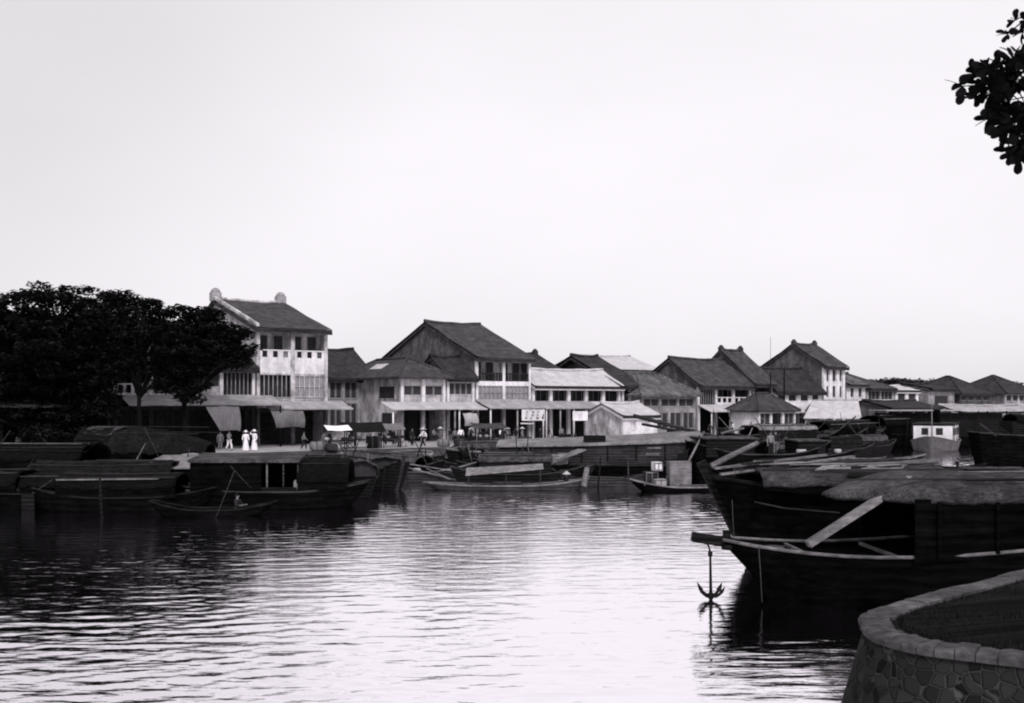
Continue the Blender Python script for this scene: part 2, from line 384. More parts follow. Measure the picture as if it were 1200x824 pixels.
def storey(h, x0, x1, zb, zt, kind, n, wall, o):
    pw = o.get('pw', 0.34); bw = (x1-x0)/n
    for i in range(n+1):
        c = x0 + bw*i
        a = max(x0-.02, c-pw/2); b = min(x1+.02, c+pw/2)
        if i == 0: b = a+pw*.8
        if i == n: a = b-pw*.8
        MB().box(a, b, -.07, .26, zb, zt).build('pier', o.get('pier', wall), h)
    pd = o.get('pd', 1.6)
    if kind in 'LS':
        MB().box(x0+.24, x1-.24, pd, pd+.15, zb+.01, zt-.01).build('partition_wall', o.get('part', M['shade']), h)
    lint = o.get('lint', .3)
    for i in range(n):
        a = x0 + bw*i + pw*.5 + .003; b = x0 + bw*(i+1) - pw*.5 - .003
        if i == 0: a = x0 + pw*.8 - .015
        if i == n-1: b = x1 - pw*.8 + .015
        k = kind if kind != 'M' else o['mix'][i]
        if lint > 0:
            MB().box(a, b, 0, .2, zt-lint, zt).build('lintel', o.get('trim', wall), h)
        if k == 'L':
            nd = 2
            for q in range(nd):
                c = a + (b-a)*(q+.5)/nd; dw = (b-a)/nd*.33
                if o.get('doors', True):
                    f = MB(); frame(f, c-dw, c+dw, zb+.02, zt-lint-.15, pd-.09, pd-.012)
                    f = f.build('door', M['lattice'], h)
                    MB().box(c-dw+.07, c+dw-.07, pd-.05, pd-.02, zb+.09, zt-lint-.22).build('door_leaf', M['shutter'], f)
            hb = o.get('hb', 1.0)
            if hb:
                m = MB(); ih = hb*o.get('solid', .5)
                m.box(a, b, .02, .16, zb, zb+ih); m.box(a, b, -.01, .19, zb+hb-.12, zb+hb)
                nh = o.get('holes', 3)
                for q in range(nh+1):
                    c = a + (b-a)*q/nh; wq = o.get('hw', .30) if nh <= 4 else .08
                    m.box(max(a, c-wq/2), min(b, c+wq/2), .03, .15, zb+ih, zb+hb-.12)
                m.build('balustrade', o.get('bal', M['white']), h)
        elif k == 'W':
            sill = o.get('sill', .8); zs = zb+sill; zl = zt-lint
            MB().box(a, b, 0, .2, zb, zs).build('spandrel', o.get('sp', wall), h)
            MB().box(a-.0, b+.0, -.06, -.003, zs-.1, zs-.02).build('window_sill', wall, h)
            nw = o.get('nw', 2)
            for q in range(nw):
                c0 = a + (b-a)*q/nw + .03; c1 = a + (b-a)*(q+1)/nw - .03
                f = MB(); frame(f, c0, c1, zs, zl, .06, .16, .06); f = f.build('window', o.get('fr', M['lattice']), h)
                MB().box(c0+.06, c1-.06, .10, .14, zs+.06, zl-.06).build('shutter', o.get('sh', M['shutter']), f)
        elif k == 'P':
            f = MB(); frame(f, a, b, zb+.02, zt-lint, .02, .14, .09)
            nb = 6
            for q in range(1, nb):
                c = a + (b-a)*q/nb; f.box(c-.04, c+.04, .03, .13, zb+.1, zt-lint-.08)
            f.box(a+.09, b-.09, .035, .12, zb+(zt-zb)*.45, zb+(zt-zb)*.45+.07)
            f = f.build('lattice_frame', o.get('pfr', M['plaster']), h)
            MB().box(a+.02, b-.02, .15, .2, zb+.02, zt-lint).build('lattice_panel', o.get('pp', M['lattice']), f)
        elif k == 'B':                                     # dark opening with upright bars
            f = MB(); nb = 7
            for q in range(nb+1):
                c = a + (b-a)*q/nb; f.box(max(a, c-.035), min(b, c+.035), .03, .1, zb+.05, zt-lint)
            f.build('bar_screen', M['grey'], h)
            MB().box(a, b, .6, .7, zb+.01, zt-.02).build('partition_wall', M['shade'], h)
            MB().box(a, b, .0, .2, zb, zb+.05).build('window_sill', wall, h)
        elif k == 'S':
            if o.get('doors', True):
                for q in range(3):
                    c0 = a + (b-a)*q/3+.05; c1 = a+(b-a)*(q+1)/3-.05
                    if random.random() < .7:
                        MB().box(c0, c1, pd-.08, pd-.01, zb+.02, zt-.6).build('shop_shutter', M['wood_md'] if random.random() < .4 else M['shutter'], h)

def roof_gable(h, w, d, ze, yr, zr, zre, mt, oh=.7, ox=.45, cap=None, finial=False, coping=None):
    s1 = (zr-ze)/yr; s2 = (zr-zre)/(d-yr)
    th = .2; dz = .03
    poly = [(-oh, ze-oh*s1+dz), (yr, zr+dz), (d+oh, zre-oh*s2+dz), (d+oh, zre-oh*s2+dz+th), (yr, zr+dz+th*1.1), (-oh, ze-oh*s1+dz+th)]
    r = MB()
    # subdivided, slightly uneven tile planes
    nx = max(6, int(w/1.2)); xs = [-ox + (w+2*ox)*i/nx for i in range(nx+1)]
    prof = [(-oh, ze-oh*s1+dz+th)]
    for q in (.25, .5, .75): prof.append((-oh+(yr+oh)*q, ze-oh*s1+(zr-ze+oh*s1)*q+dz+th))
    prof.append((yr, zr+dz+th*1.1))
    for q in (.33, .66, 1): prof.append((yr+(d+oh-yr)*q, zr+dz+th+(zre-oh*s2-zr)*q))
    vs = []; fs = []; npf = len(prof)
    for i, x in enumerate(xs):
        for y, z in prof: vs.append((x, y, z + random.uniform(-.09, .06) - .2*math.sin(math.pi*i/nx)))
    for i in range(nx):
        for k in range(npf-1): fs.append((i*npf+k, (i+1)*npf+k, (i+1)*npf+k+1, i*npf+k+1))
    r.add(vs, fs)
    r.prism_x([(p[0], p[1]-.38) for p in poly[:3]] + [(p[0], p[1]-.34) for p in poly[3:]], -ox, w+ox)
    r = r.build('roof', mt, h)
    rc_ = MB(); rc_.tube([(x, yr, zr+th+.1-.2*math.sin(math.pi*i/nx)+random.uniform(-.05,.05)) for i, x in enumerate(xs)], .2, 6); rc_.build('ridge_cap', cap or mt, r)
    if finial:
        for x in (-ox+.3, w+ox-.3):
            g_ = 1.0 if finial == 1 else .62; f = MB(); f.box(x-.5*g_, x+.5*g_, yr-.5*g_, yr+.5*g_, zr-.1, zr+.85*g_); f.lathe([(.52*g_,0),(.46*g_,.25*g_),(.28*g_,.42*g_),(.05,.5*g_)], (x, yr, zr+.85*g_), 12)
            f.build('ridge_finial', M['grey'] if finial == 1 else mt, r)
    if coping:
        for x in (-ox-.06,):
            c = MB(); c.prism_x([(-oh-.1, ze-oh*s1+th+.02), (yr, zr+th+.02), (yr, zr+th+.34), (-oh-.1, ze-oh*s1+th+.3)], x, x+.26)
            c.build('gable_coping', coping, r)
    # rafters' shadow board at the eave
    MB().box(-ox+.05, w+ox-.05, -oh-.05, -oh-.004, ze-oh*s1-.16, ze-oh*s1+.16).build('eave_board', M['wood_md'], r)
    return r

def roof_hip(h, w, d, ze, zr, mt, oh=.7, ins=None, skylight=False):
    i_ = ins if ins is not None else min(w, d)/2
    x0, x1, y0, y1 = -oh, w+oh, -oh, d+oh
    if w >= d: A = (i_, d/2); B = (w-i_, d/2)
    else: A = (w/2, i_); B = (w/2, d-i_)
    r = MB(); zt = zr
    c = [(x0,y0,ze),(x1,y0,ze),(x1,y1,ze),(x0,y1,ze)]
    a3 = (*A, zt); b3 = (*B, zt)
    low = [(p[0], p[1], ze-.22) for p in c]
    v = c + [a3, b3] + low
    if w >= d: tops = [(0,1,5,4),(1,2,5),(2,3,4,5),(3,0,4)]
    else: tops = [(0,1,4),(1,2,5,4),(2,3,5),(3,0,4,5)]
    r.add(v, tops + [(0,6,7,1),(1,7,8,2),(2,8,9,3),(3,9,6,0),(6,9,8,7)])
    r = r.build('roof', mt, h)
    m = MB()
    hips = [(c[0],a3),(c[1],b3),(c[2],b3),(c[3],a3)] if w >= d else [(c[0],a3),(c[1],a3),(c[2],b3),(c[3],b3)]
    for p, q in hips: m.tube([Vector(p)+Vector((0,0,.03)), Vector(q)+Vector((0,0,.05))], .14, 6)
    m.tube([Vector(a3)+Vector((0,0,.04)), Vector(b3)+Vector((.001,.001,.04))], .17, 6)
    m.build('ridge_cap', mt, r)
    if skylight:
        # a pale patch of new sheet on the slope facing the water-left corner
        n0 = Vector((x0, d*.42, ze)); n1 = Vector((w/2, d*.42, zt)); n2 = Vector((x0, d*.62, ze)); n3 = Vector((w/2, d*.62, zt))
        q = [n0.lerp(n1,.45), n0.lerp(n1,.72), n2.lerp(n3,.72), n2.lerp(n3,.45)]
        MB().add([p+Vector((-.03,0,.06)) for p in q]+[p+Vector((-.02,0,.02)) for p in q], [(0,1,2,3),(4,7,6,5),(0,4,5,1),(1,5,6,2),(2,6,7,3),(3,7,4,0)]).build('roof_patch', M['tin'], r)
    return r

def house(name, label, cat, px0, px1, eave, ridge=None, b=0.0, d=None, zre=None, storeys=(), wall='plaster', side='gable',
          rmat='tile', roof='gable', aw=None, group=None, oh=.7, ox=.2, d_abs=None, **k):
    t0, t1 = T(px0, b), T(px1, b); w = t1-t0-.05
    h = thing(name, label, cat, W(t0, b, ZQ), YAW, group)
    tm = (t0+t1)/2
    ze = Z(eave, tm, b)
    if roof == 'gable':
        (rpx, rpy, side_) = ridge                       # ridge end seen at (rpx,rpy); side_ 0 left / 1 right
        if side_ in (0, 1):
            tt = t0 if side_ == 0 else t1
            yr = Bk(tt, rpx) - b; zr = Z(rpy, tt, yr+b)
        else: yr = rpx; zr = rpy if side_ == 3 else Z(rpy, tm, yr+b)
        d = d or 2*yr
        zre_ = zre if zre is not None else ze
    else:
        d = d_abs or d; zre_ = ze; yr = None
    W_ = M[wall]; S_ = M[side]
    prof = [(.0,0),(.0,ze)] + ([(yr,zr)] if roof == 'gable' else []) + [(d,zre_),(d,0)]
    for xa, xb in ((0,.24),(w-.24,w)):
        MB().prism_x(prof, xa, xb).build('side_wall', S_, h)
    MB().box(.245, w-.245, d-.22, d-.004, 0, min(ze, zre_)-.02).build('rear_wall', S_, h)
    for (pt, pb, kind, n, o) in storeys:
        zt = Z(pt, tm, b); zb = Z(pb, tm, b) if pb is not None else .02
        zt = min(zt, ze+.02)
        storey(h, 0, w, zb, zt, kind, n, M[o.get('wall', wall)], o)
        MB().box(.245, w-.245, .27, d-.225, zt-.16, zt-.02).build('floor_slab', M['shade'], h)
    if roof == 'gable': roof_gable(h, w, d, ze, yr, zr, zre_, M[rmat], oh, ox, k.get('cap'), k.get('finial', False), k.get('coping'))
    else: roof_hip(h, w, d, ze, Z(k['rz'], tm, b+d*.3), M[rmat], oh, k.get('ins'), k.get('skylight', False))
    if aw:                                              # awning: (back py, front py, projection, material, posts, sag)
        for (bp, fp, pr, mt, posts, xa, xb) in aw:
            xa_ = T(xa, b)-t0 if xa is not None else -.1; xb_ = T(xb, b)-t0 if xb is not None else w+.1
            za = Z(bp, tm, b); zf = Z(fp, tm, b-pr)
            a = MB(); n = max(4, int((xb_-xa_)/1.1)); vs = []; fs = []
            for i in range(n+1):
                x = xa_+(xb_-xa_)*i/n; j = random.uniform(-.03,.03)
                vs += [(x, -.08, za), (x, -pr*.5, (za+zf)/2+j-.05), (x, -pr, zf+j), (x, -pr+.02, zf+j-.12), (x, -pr*.5, (za+zf)/2+j-.13), (x, -.08, za-.08)]
            for i in range(n):
                for q in range(6): fs.append((i*6+q, (i+1)*6+q, (i+1)*6+(q+1)%6, i*6+(q+1)%6))
            fs += [tuple(range(6)), tuple(n*6+q for q in range(6))]
            a = a.add(vs, fs).build('awning', M[mt], h)
            for q in range(posts):
                x = xa_+.25+(xb_-xa_-.5)*q/max(1, posts-1)
                MB().tube([(x, -pr+.3, 0), (x, -pr+.3, zf-.1+.3*(za-zf)/pr-.02)], .09, 8).build('awning_post', (M[k['post']] if k.get('post') else M['white'] if q % 2 == 0 else M['grey']), a)
    return h

hg = 'shophouses along the quay'
SHOP = lambda n, pt=476, **o: (pt, None, 'S', n, dict(dict(pd=3.0, hb=0, lint=.35, pw=.4), **o))
house('shophouse', 'dark low shophouse behind the trees at the left edge of the photo', 'shophouse', -95, 130, 426, (9, 12.2, 3),
      storeys=[(428, 463, 'L', 5, dict(hb=.9, bal=M['shade'], pier=M['plaster'])), SHOP(5, pier=M['shade'], trim=M['shade'])], wall='gable', rmat='tile_dark', aw=[(466, 476, 3.0, 'tile_dark', 0, None, None)], post='wood_dk', group=hg)  # walls, piers and awning darkened to paint in the shade under the trees
house('shophouse', 'two storey shophouse half hidden by the street trees with a long pale awning', 'shophouse', 133, 299, 428, (8.5, 11.8, 3),
      storeys=[(432, 463, 'M', 4, dict(mix='LLWB', hb=1.05, pier=M['white'], solid=.15, holes=4)), SHOP(4, pier=M['shade'], trim=M['shade'])], wall='plaster', rmat='tile_dark',  # shop piers, lintels and posts darkened to stand in for the awning's shade
      aw=[(463, 474, 3.2, 'tin_grey', 5, 140, 318)], post='wood_dk', group=hg, ox=.3)
house('shophouse', 'tall three storey shophouse with two round topped finials on its ridge and an upper balcony', 'shophouse', 301, 384, 385, (252, 352, 0), d=20,
      storeys=[(388, 438, 'L', 2, dict(hb=2.35, solid=.68, holes=3, hw=.55, pw=.4, lint=.25, part=M['plaster'], bal=M['white'], pd=1.4)),
               (438, 466, 'M', 2, dict(mix='BP', pw=.4, lint=.15, pfr=M['plaster'], pp=M['lattice'])),
               (466, 478, 'W', 2, dict(sill=.9, lint=.02, pw=.4, nw=1)), SHOP(2, 478, pier=M['gable'], trim=M['shade'])], wall='plaster', side='plaster', rmat='tile', finial=1, coping=M['plaster'], cap=M['plaster'],  # ground floor piers and lintels carry painted shade below the awning
      aw=[(470, 479, 2.6, 'tin_grey', 0, 306, 401)], group=hg, ox=.25)
house('rear_wing', 'low tiled wing set back between the tall balconied shophouse and the hip roofed corner house', 'house', 384, 438, 441, (Bk(T(384,9.5),392)-9.5 if 0 else 5.5, 411, 2), b=9.5,
      storeys=[(444, 470, 'W', 3, dict(sill=.3, nw=2)), (470, None, 'W', 3, dict(sill=.8))], wall='grey', rmat='tile_dark')
h3 = house('corner_house', 'hip roofed corner house, plain pale side wall, bright patch on its roof', 'shophouse', 470, 522, 442, roof='hip', d_abs=14.2, rz=420, ins=3.4,
      storeys=[(444, 474, 'W', 2, dict(sill=1.0, lint=.75, nw=2, pw=.42, pier=M['white'])), SHOP(2, 474)], wall='plaster', side='plaster', skylight=True,
      aw=[(471, 479, 2.6, 'tin', 2, 446, None)], group=hg, oh=.9)
# openings in its pale side wall (facing left)
def side_window(h, y0, y1, z0, z1, name='window', leaf='shutter'):
    f = MB(); t = .08
    f.box(-.08, -.004, y0-t, y0, z0-t, z1+t); f.box(-.08, -.004, y1, y1+t, z0-t, z1+t)
    f.box(-.075, -.004, y0, y1, z0-t, z0); f.box(-.075, -.004, y0, y1, z1, z1+t)
    f = f.build(name, M['plaster'], h)
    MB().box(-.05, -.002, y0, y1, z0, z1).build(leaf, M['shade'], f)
t3 = T(470)
def sw(px0, px1, py0, py1, t3=t3, h=None, name='window', leaf='shutter'):
    ya, yb = Bk(t3, px1), Bk(t3, px0); side_window(h, ya, yb, Z(py1, t3, (ya+yb)/2), Z(py0, t3, (ya+yb)/2), name, leaf)
sw(445, 463, 453, 467, h=h3); sw(408, 413, 457, 464, h=h3); sw(407, 412, 485, 495, h=h3); sw(448, 463, 484, 518, h=h3, name='doorway', leaf='door_leaf')
house('shophouse', 'narrow two storey shophouse under a small dark roof beside the corner house', 'shophouse', 524, 556, 440, (505, 419, 0),
      storeys=[(443, 473, 'W', 1, dict(sill=1.0, lint=.55, nw=4, pier=M['white'])), SHOP(1, 473)], wall='plaster', rmat='tile_dark', aw=[(471, 479, 2.6, 'tin', 1, None, None)], group=hg)
house('shophouse', 'large three storey shophouse under the biggest tiled roof with two open upper bays', 'shophouse', 558, 622, 419, (561, 382, 1), d=23,
      storeys=[(421, 447, 'L', 2, dict(hb=.95, solid=.1, holes=9, bal=M['wood_md'], part=M['plaster'], pier=M['white'], lint=.12, pd=1.5)),
               (447, 472, 'P', 2, dict(lint=.5, pfr=M['grey'], pier=M['white'], trim=M['white'])), SHOP(2, 472)], wall='plaster', side='gable',
      aw=[(468, 478, 3.0, 'tin_grey', 3, None, None)], group=hg, ox=.3)
house('shophouse', 'long low shophouse with a pale sheet roof over a row of white pillars', 'shophouse', 624, 727, 451, (705, 436, 1),
      storeys=[(453, 473, 'L', 5, dict(hb=.25, solid=.8, lint=.15, pier=M['white'], pd=1.5, part=M['shade'], pw=.42)), SHOP(5, 473)], wall='white', rmat='tin',
      aw=[(470, 478, 2.8, 'tin_grey', 5, None, 690)], group=hg, cap=M['tin'])
house('house', 'dark gabled house standing behind the pale sheet roof, a chimney stub on its ridge', 'house', 626, 674, 445, (628, 416, 1), b=5.5,
      storeys=[(447, None, 'W', 3, dict(sill=2))], wall='grey', rmat='tile_dark', finial=2)
house('shophouse', 'dark roofed shophouse with two slim white pillars right of the pale sheet roof', 'shophouse', 729, 748, 451, (694, 419, 1), 
      storeys=[(453, 473, 'L', 2, dict(hb=.3, solid=.9, lint=.2, pier=M['white'])), SHOP(1, 473)], wall='plaster', rmat='tile_dark', group=hg, ox=1.0)
house('lean_to_house', 'low house with a lumpy mottled tile roof and a dim front', 'house', 752, 815, 463, roof='hip', d_abs=8.5, rz=437, ins=3.0,
      storeys=[(464, 481, 'W', 3, dict(sill=.5, lint=.35, nw=2, wall='grey')), (481, None, 'W', 4, dict(sill=.9, wall='grey'))], wall='grey', side='grey', rmat='tile_pale', b=-2, oh=.8)
house('shophouse', 'shophouse with a white pierced balustrade under a broad sloping tile roof', 'shophouse', 818, 880, 450, (785, 421, 0), d=11.5,
      storeys=[(451, 475, 'M', 3, dict(mix='BLL', hb=1.1, solid=.35, holes=3, lint=.35, pier=M['white'], trim=M['white'])), SHOP(3, 475)], wall='white', side='gable', rmat='tile',
      aw=[(474, 482, 2.6, 'tin', 4, None, 886)], group=hg, ox=.3)
house('shophouse', 'narrow shophouse with a steep roof and two stub finials behind the small pavilion', 'shophouse', 882, 905, 447, (845, 411, 0),
      storeys=[(449, 472, 'L', 1, dict(hb=.9, lint=.4, doors=False)), SHOP(1, 472)], wall='grey', rmat='tile', finial=2, group=hg, ox=.3)
house('shophouse', 'dark roofed shophouse, small windows in its white upper wall, beside the slit windowed house', 'shophouse', 907, 963, 456, (883, 432, 0), d=9,
      storeys=[(457, 477, 'W', 4, dict(sill=.85, lint=.3, nw=1, pw=.9)), SHOP(4, 477)], wall='white', rmat='tile_dark', group=hg,
      aw=[(476, 483, 2.4, 'tin', 0, None, None)])
house('tower_house', 'tall white fronted house with six slit windows and a broad dark side gable', 'shophouse', 965, 990, 428, (930, 404, 0), d=11.4,
      storeys=[(429, 450, 'W', 3, dict(sill=.35, lint=.3, nw=1, pw=.75, sh=M['shade'], fr=M['white'])), (450, 473, 'W', 3, dict(sill=.9, lint=.3, nw=1, pw=.75, sh=M['shade'], fr=M['white'])), SHOP(2, 473)],
      wall='white', side='gable', rmat='tile', finial=2, group=hg, ox=.25)
house('shophouse', 'white walled house with a streaked pale roof right of the tall white fronted house', 'shophouse', 992, 1014, 450, (5.5, 436, 2),
      storeys=[(451, 474, 'W', 2, dict(sill=1.1, lint=.5, nw=1, pw=1.1)), SHOP(2, 474)], wall='white', side='white', rmat='tile_pale', group=hg)
house('shophouse', 'grey roofed shophouse with a dark upper gallery above a white sloping awning', 'shophouse', 1016, 1047, 455, (8.5, 439, 2),
      storeys=[(456, 474, 'W', 2, dict(sill=.4, lint=.2, nw=3)), SHOP(2, 474)], wall='plaster', rmat='tile', group=hg, aw=[(468, 479, 2.4, 'tin', 2, None, None)])
house('upper_room', 'small white gabled house with one window, far right of the grey roofed shophouse', 'house', 1049, 1076, 458, (3.5, 453.5, 2),
      storeys=[(459, 473, 'W', 2, dict(sill=.5, lint=.3, nw=1, pw=.8)), (473, None, 'W', 2, dict(sill=.9))], wall='white', side='white', rmat='tin', oh=.4)
house('warehouse', 'plain grey walled warehouse with a shallow dark roof near the moored launch', 'warehouse', 1088, 1118, 456, (5, 451, 2),
      storeys=[(458, None, 'W', 1, dict(sill=3.6, lint=.8, nw=1, pw=2.0))], wall='grey', side='grey', rmat='tile_dark')
house('shophouse', 'distant dark house under a tall hip roof, left of the pair at the right edge', 'house', 1125, 1160, 461, roof='hip', d_abs=10, rz=441, ins=4.6,
      storeys=[(461, 476, 'W', 4, dict(sill=.9, nw=1)), (476, None, 'W', 4, dict(sill=.9))], wall='gable', side='gable', rmat='tile_dark')
house('shophouse', 'distant dark hip roofed house cut by the right edge of the photo', 'house', 1178, 1216, 461, roof='hip', d_abs=10.5, rz=440, ins=4.9,
      storeys=[(460, 476, 'W', 5, dict(sill=.9, nw=1, pier=M['plaster'])), (476, None, 'W', 5, dict(sill=.9))], wall='grey', side='grey', rmat='tile_dark')
house('warehouse', 'far warehouse with a wide pale sheet roof showing between the dark gables', 'warehouse', 705, 772, 433, (8, 418, 2), b=42,
      storeys=[(435, None, 'W', 5, dict(sill=4, nw=1))], wall='grey', rmat='tin')
house('shophouse', 'far low house whose tiled roof fills the gap behind the sheet roofed warehouse', 'house', 735, 800, 445, (6, 437, 2), b=22,
      storeys=[(447, None, 'W', 5, dict(sill=4, nw=1))], wall='grey', rmat='tile_pale')
house('quay_shed', 'long low dark shed roof on the quay in front of the small white gabled house', 'shed', 1040, 1100, 478, (4, 471, 2), b=-7,
      storeys=[(479, None, 'S', 4, dict(pd=1.5, doors=False))], wall='grey', rmat='tile_dark')
house('quay_shed', 'low pale roofed shed on the quay at the right edge of the photo', 'shed', 1122, 1225, 482, (3, 476, 2), b=-7,
      storeys=[(483, None, 'S', 6, dict(pd=1.5, doors=False))], wall='plaster', rmat='tin_grey')

# white market hut (gable towards the left), pavilion and market hall on the quay
hut = house('market_hut', 'small white hut with a pale gabled roof behind the long deckhouse junk', 'hut', 730, 770, 487, (707, 474, 0), b=-9, d=6.8,
      storeys=[(488, None, 'W', 2, dict(sill=1.2, lint=.5, nw=1, pw=1.4, fr=M['white'], sh=M['white']))], wall='white', side='plaster', rmat='tin', oh=.35, ox=.35)
pv = house('pavilion', 'small square pavilion with a dark pyramid roof and white posts on the quay', 'pavilion', 889, 932, 481, roof='hip', d_abs=5.0, rz=461, ins=2.5, b=-7,
      storeys=[(482, None, 'M', 3, dict(mix='WLW', sill=1.4, lint=.25, hb=.8, nw=2, pw=.35, pier=M['white'], doors=False, pd=2.2))], wall='white', side='white', rmat='tile', oh=.55)
def hall():
    o = P(944, 500, 138); h = thing('market_hall', 'open market hall with a broad pale sheet roof and a dark gable end', 'market hall', (o.x, o.y, ZQ), R(-12))
    w, d = 6.9, 7.5
    ze = H-20/1200*138-ZQ; zr = ze+2.4
    r = MB(); ins = .2
    def slab(q, t=.09): 
        r.add([Vector(p) for p in q]+[Vector(p)-Vector((0,0,t)) for p in q], [(0,1,2,3),(4,7,6,5),(0,4,5,1),(1,5,6,2),(2,6,7,3),(3,7,4,0)])
    slab([(-.3,-.4,ze),(w+.3,-.4,ze),(w+.3,d/2,zr),(1.2,d/2,zr)]); slab([(1.2,d/2+.01,zr),(w+.3,d/2+.01,zr),(w+.3,d+.4,ze),(-.3,d+.4,ze)])
    r = r.build('roof', M['tin'], h)
    MB().tube([(1.2,d/2,zr+.03),(w+.3,d/2,zr+.03)], .1, 6).build('ridge_cap', M['tin_grey'], r)
    for x in (0, w/2, w):
        for y in (0, d): MB().tube([(x,y,0),(x,y,ze-.07)], .1, 8).build('post', M['grey'], h)
    MB().add([(w+.05,0,ze-.1),(w+.05,d,ze-.1),(w+.05,d/2,zr-.15),(w-.05,0,ze-.1),(w-.05,d,ze-.1),(w-.05,d/2,zr-.15)], [(0,1,2),(3,5,4),(0,3,4,1),(1,4,5,2),(2,5,3,0)]).build('gable_board', M['shade'], h)
    MB().box(0.15, w-.15, 2.5, 2.6, 0, ze-.3).build('screen', M['grey'], h)
hall()

# hanging canvas sun-blinds (hung from the awnings)
def canvas(px0, px1, py0, py1, b, label, mt, taper):
    t0, t1 = T(px0, b), T(px1, b); z0, z1 = Z(py1, t0, b), Z(py0, t0, b)
    h = thing('canvas_blind', label, 'canvas blind', W(t0, b, ZQ), YAW, 'canvas blinds hung from the awnings')
    w = t1-t0; m = MB(); vs = []; fs = []; nx, nz = 12, 8
    for s in (0, .03):
        for j in range(nz+1):
            v = j/nz; wl = w*taper*(v)**1.3; 
            for i in range(nx+1):
                u = i/nx
                vs.append((wl + (w-wl)*u - w*.0*v, -.5*math.sin(v*math.pi*.8) + .06*math.sin(u*9+v*2) + s, z1+(z0-z1)*v + .12*v*math.sin(u*3.1)))
    n = (nx+1)*(nz+1)
    for s in (0, n):
        for j in range(nz):
            for i in range(nx):
                q = s+j*(nx+1)+i; fs.append((q, q+1, q+nx+2, q+nx+1))
    m.add(vs, fs, True).build('cloth', M[mt], h, fix=False)
    MB().tube([(-.1,0,z1),(w+.1,0,z1)], .05, 6).build('top_rail', M['wood_md'], h)
    MB().tube([(w*taper-.05,-.3,z0+.03),(w+.05,-.3,z0+.1)], .04, 6).build('bottom_rail', M['wood_md'], h)
canvas(241, 280, 476, 506, -3.3, 'pale canvas blind with a slanted edge hanging over the street behind the thatch roofed boat', 'canvas', .42)
canvas(317, 355, 481, 502, -2.8, 'grey canvas blind hanging below the tall balconied shophouse', 'canvas_dk', .15)
canvas(542, 558, 484, 500, -3.0, 'small square pale canvas hanging under the awning of the narrow two storey shophouse', 'canvas', .05)
# ------------------------------------------------------------------ boats
def sheer(s, fb, bow, stern, sb=.6, ss=.4):
    return fb + bow*max(0, (s-sb)/(1-sb))**1.8 + stern*max(0, (ss-s)/ss)**1.8

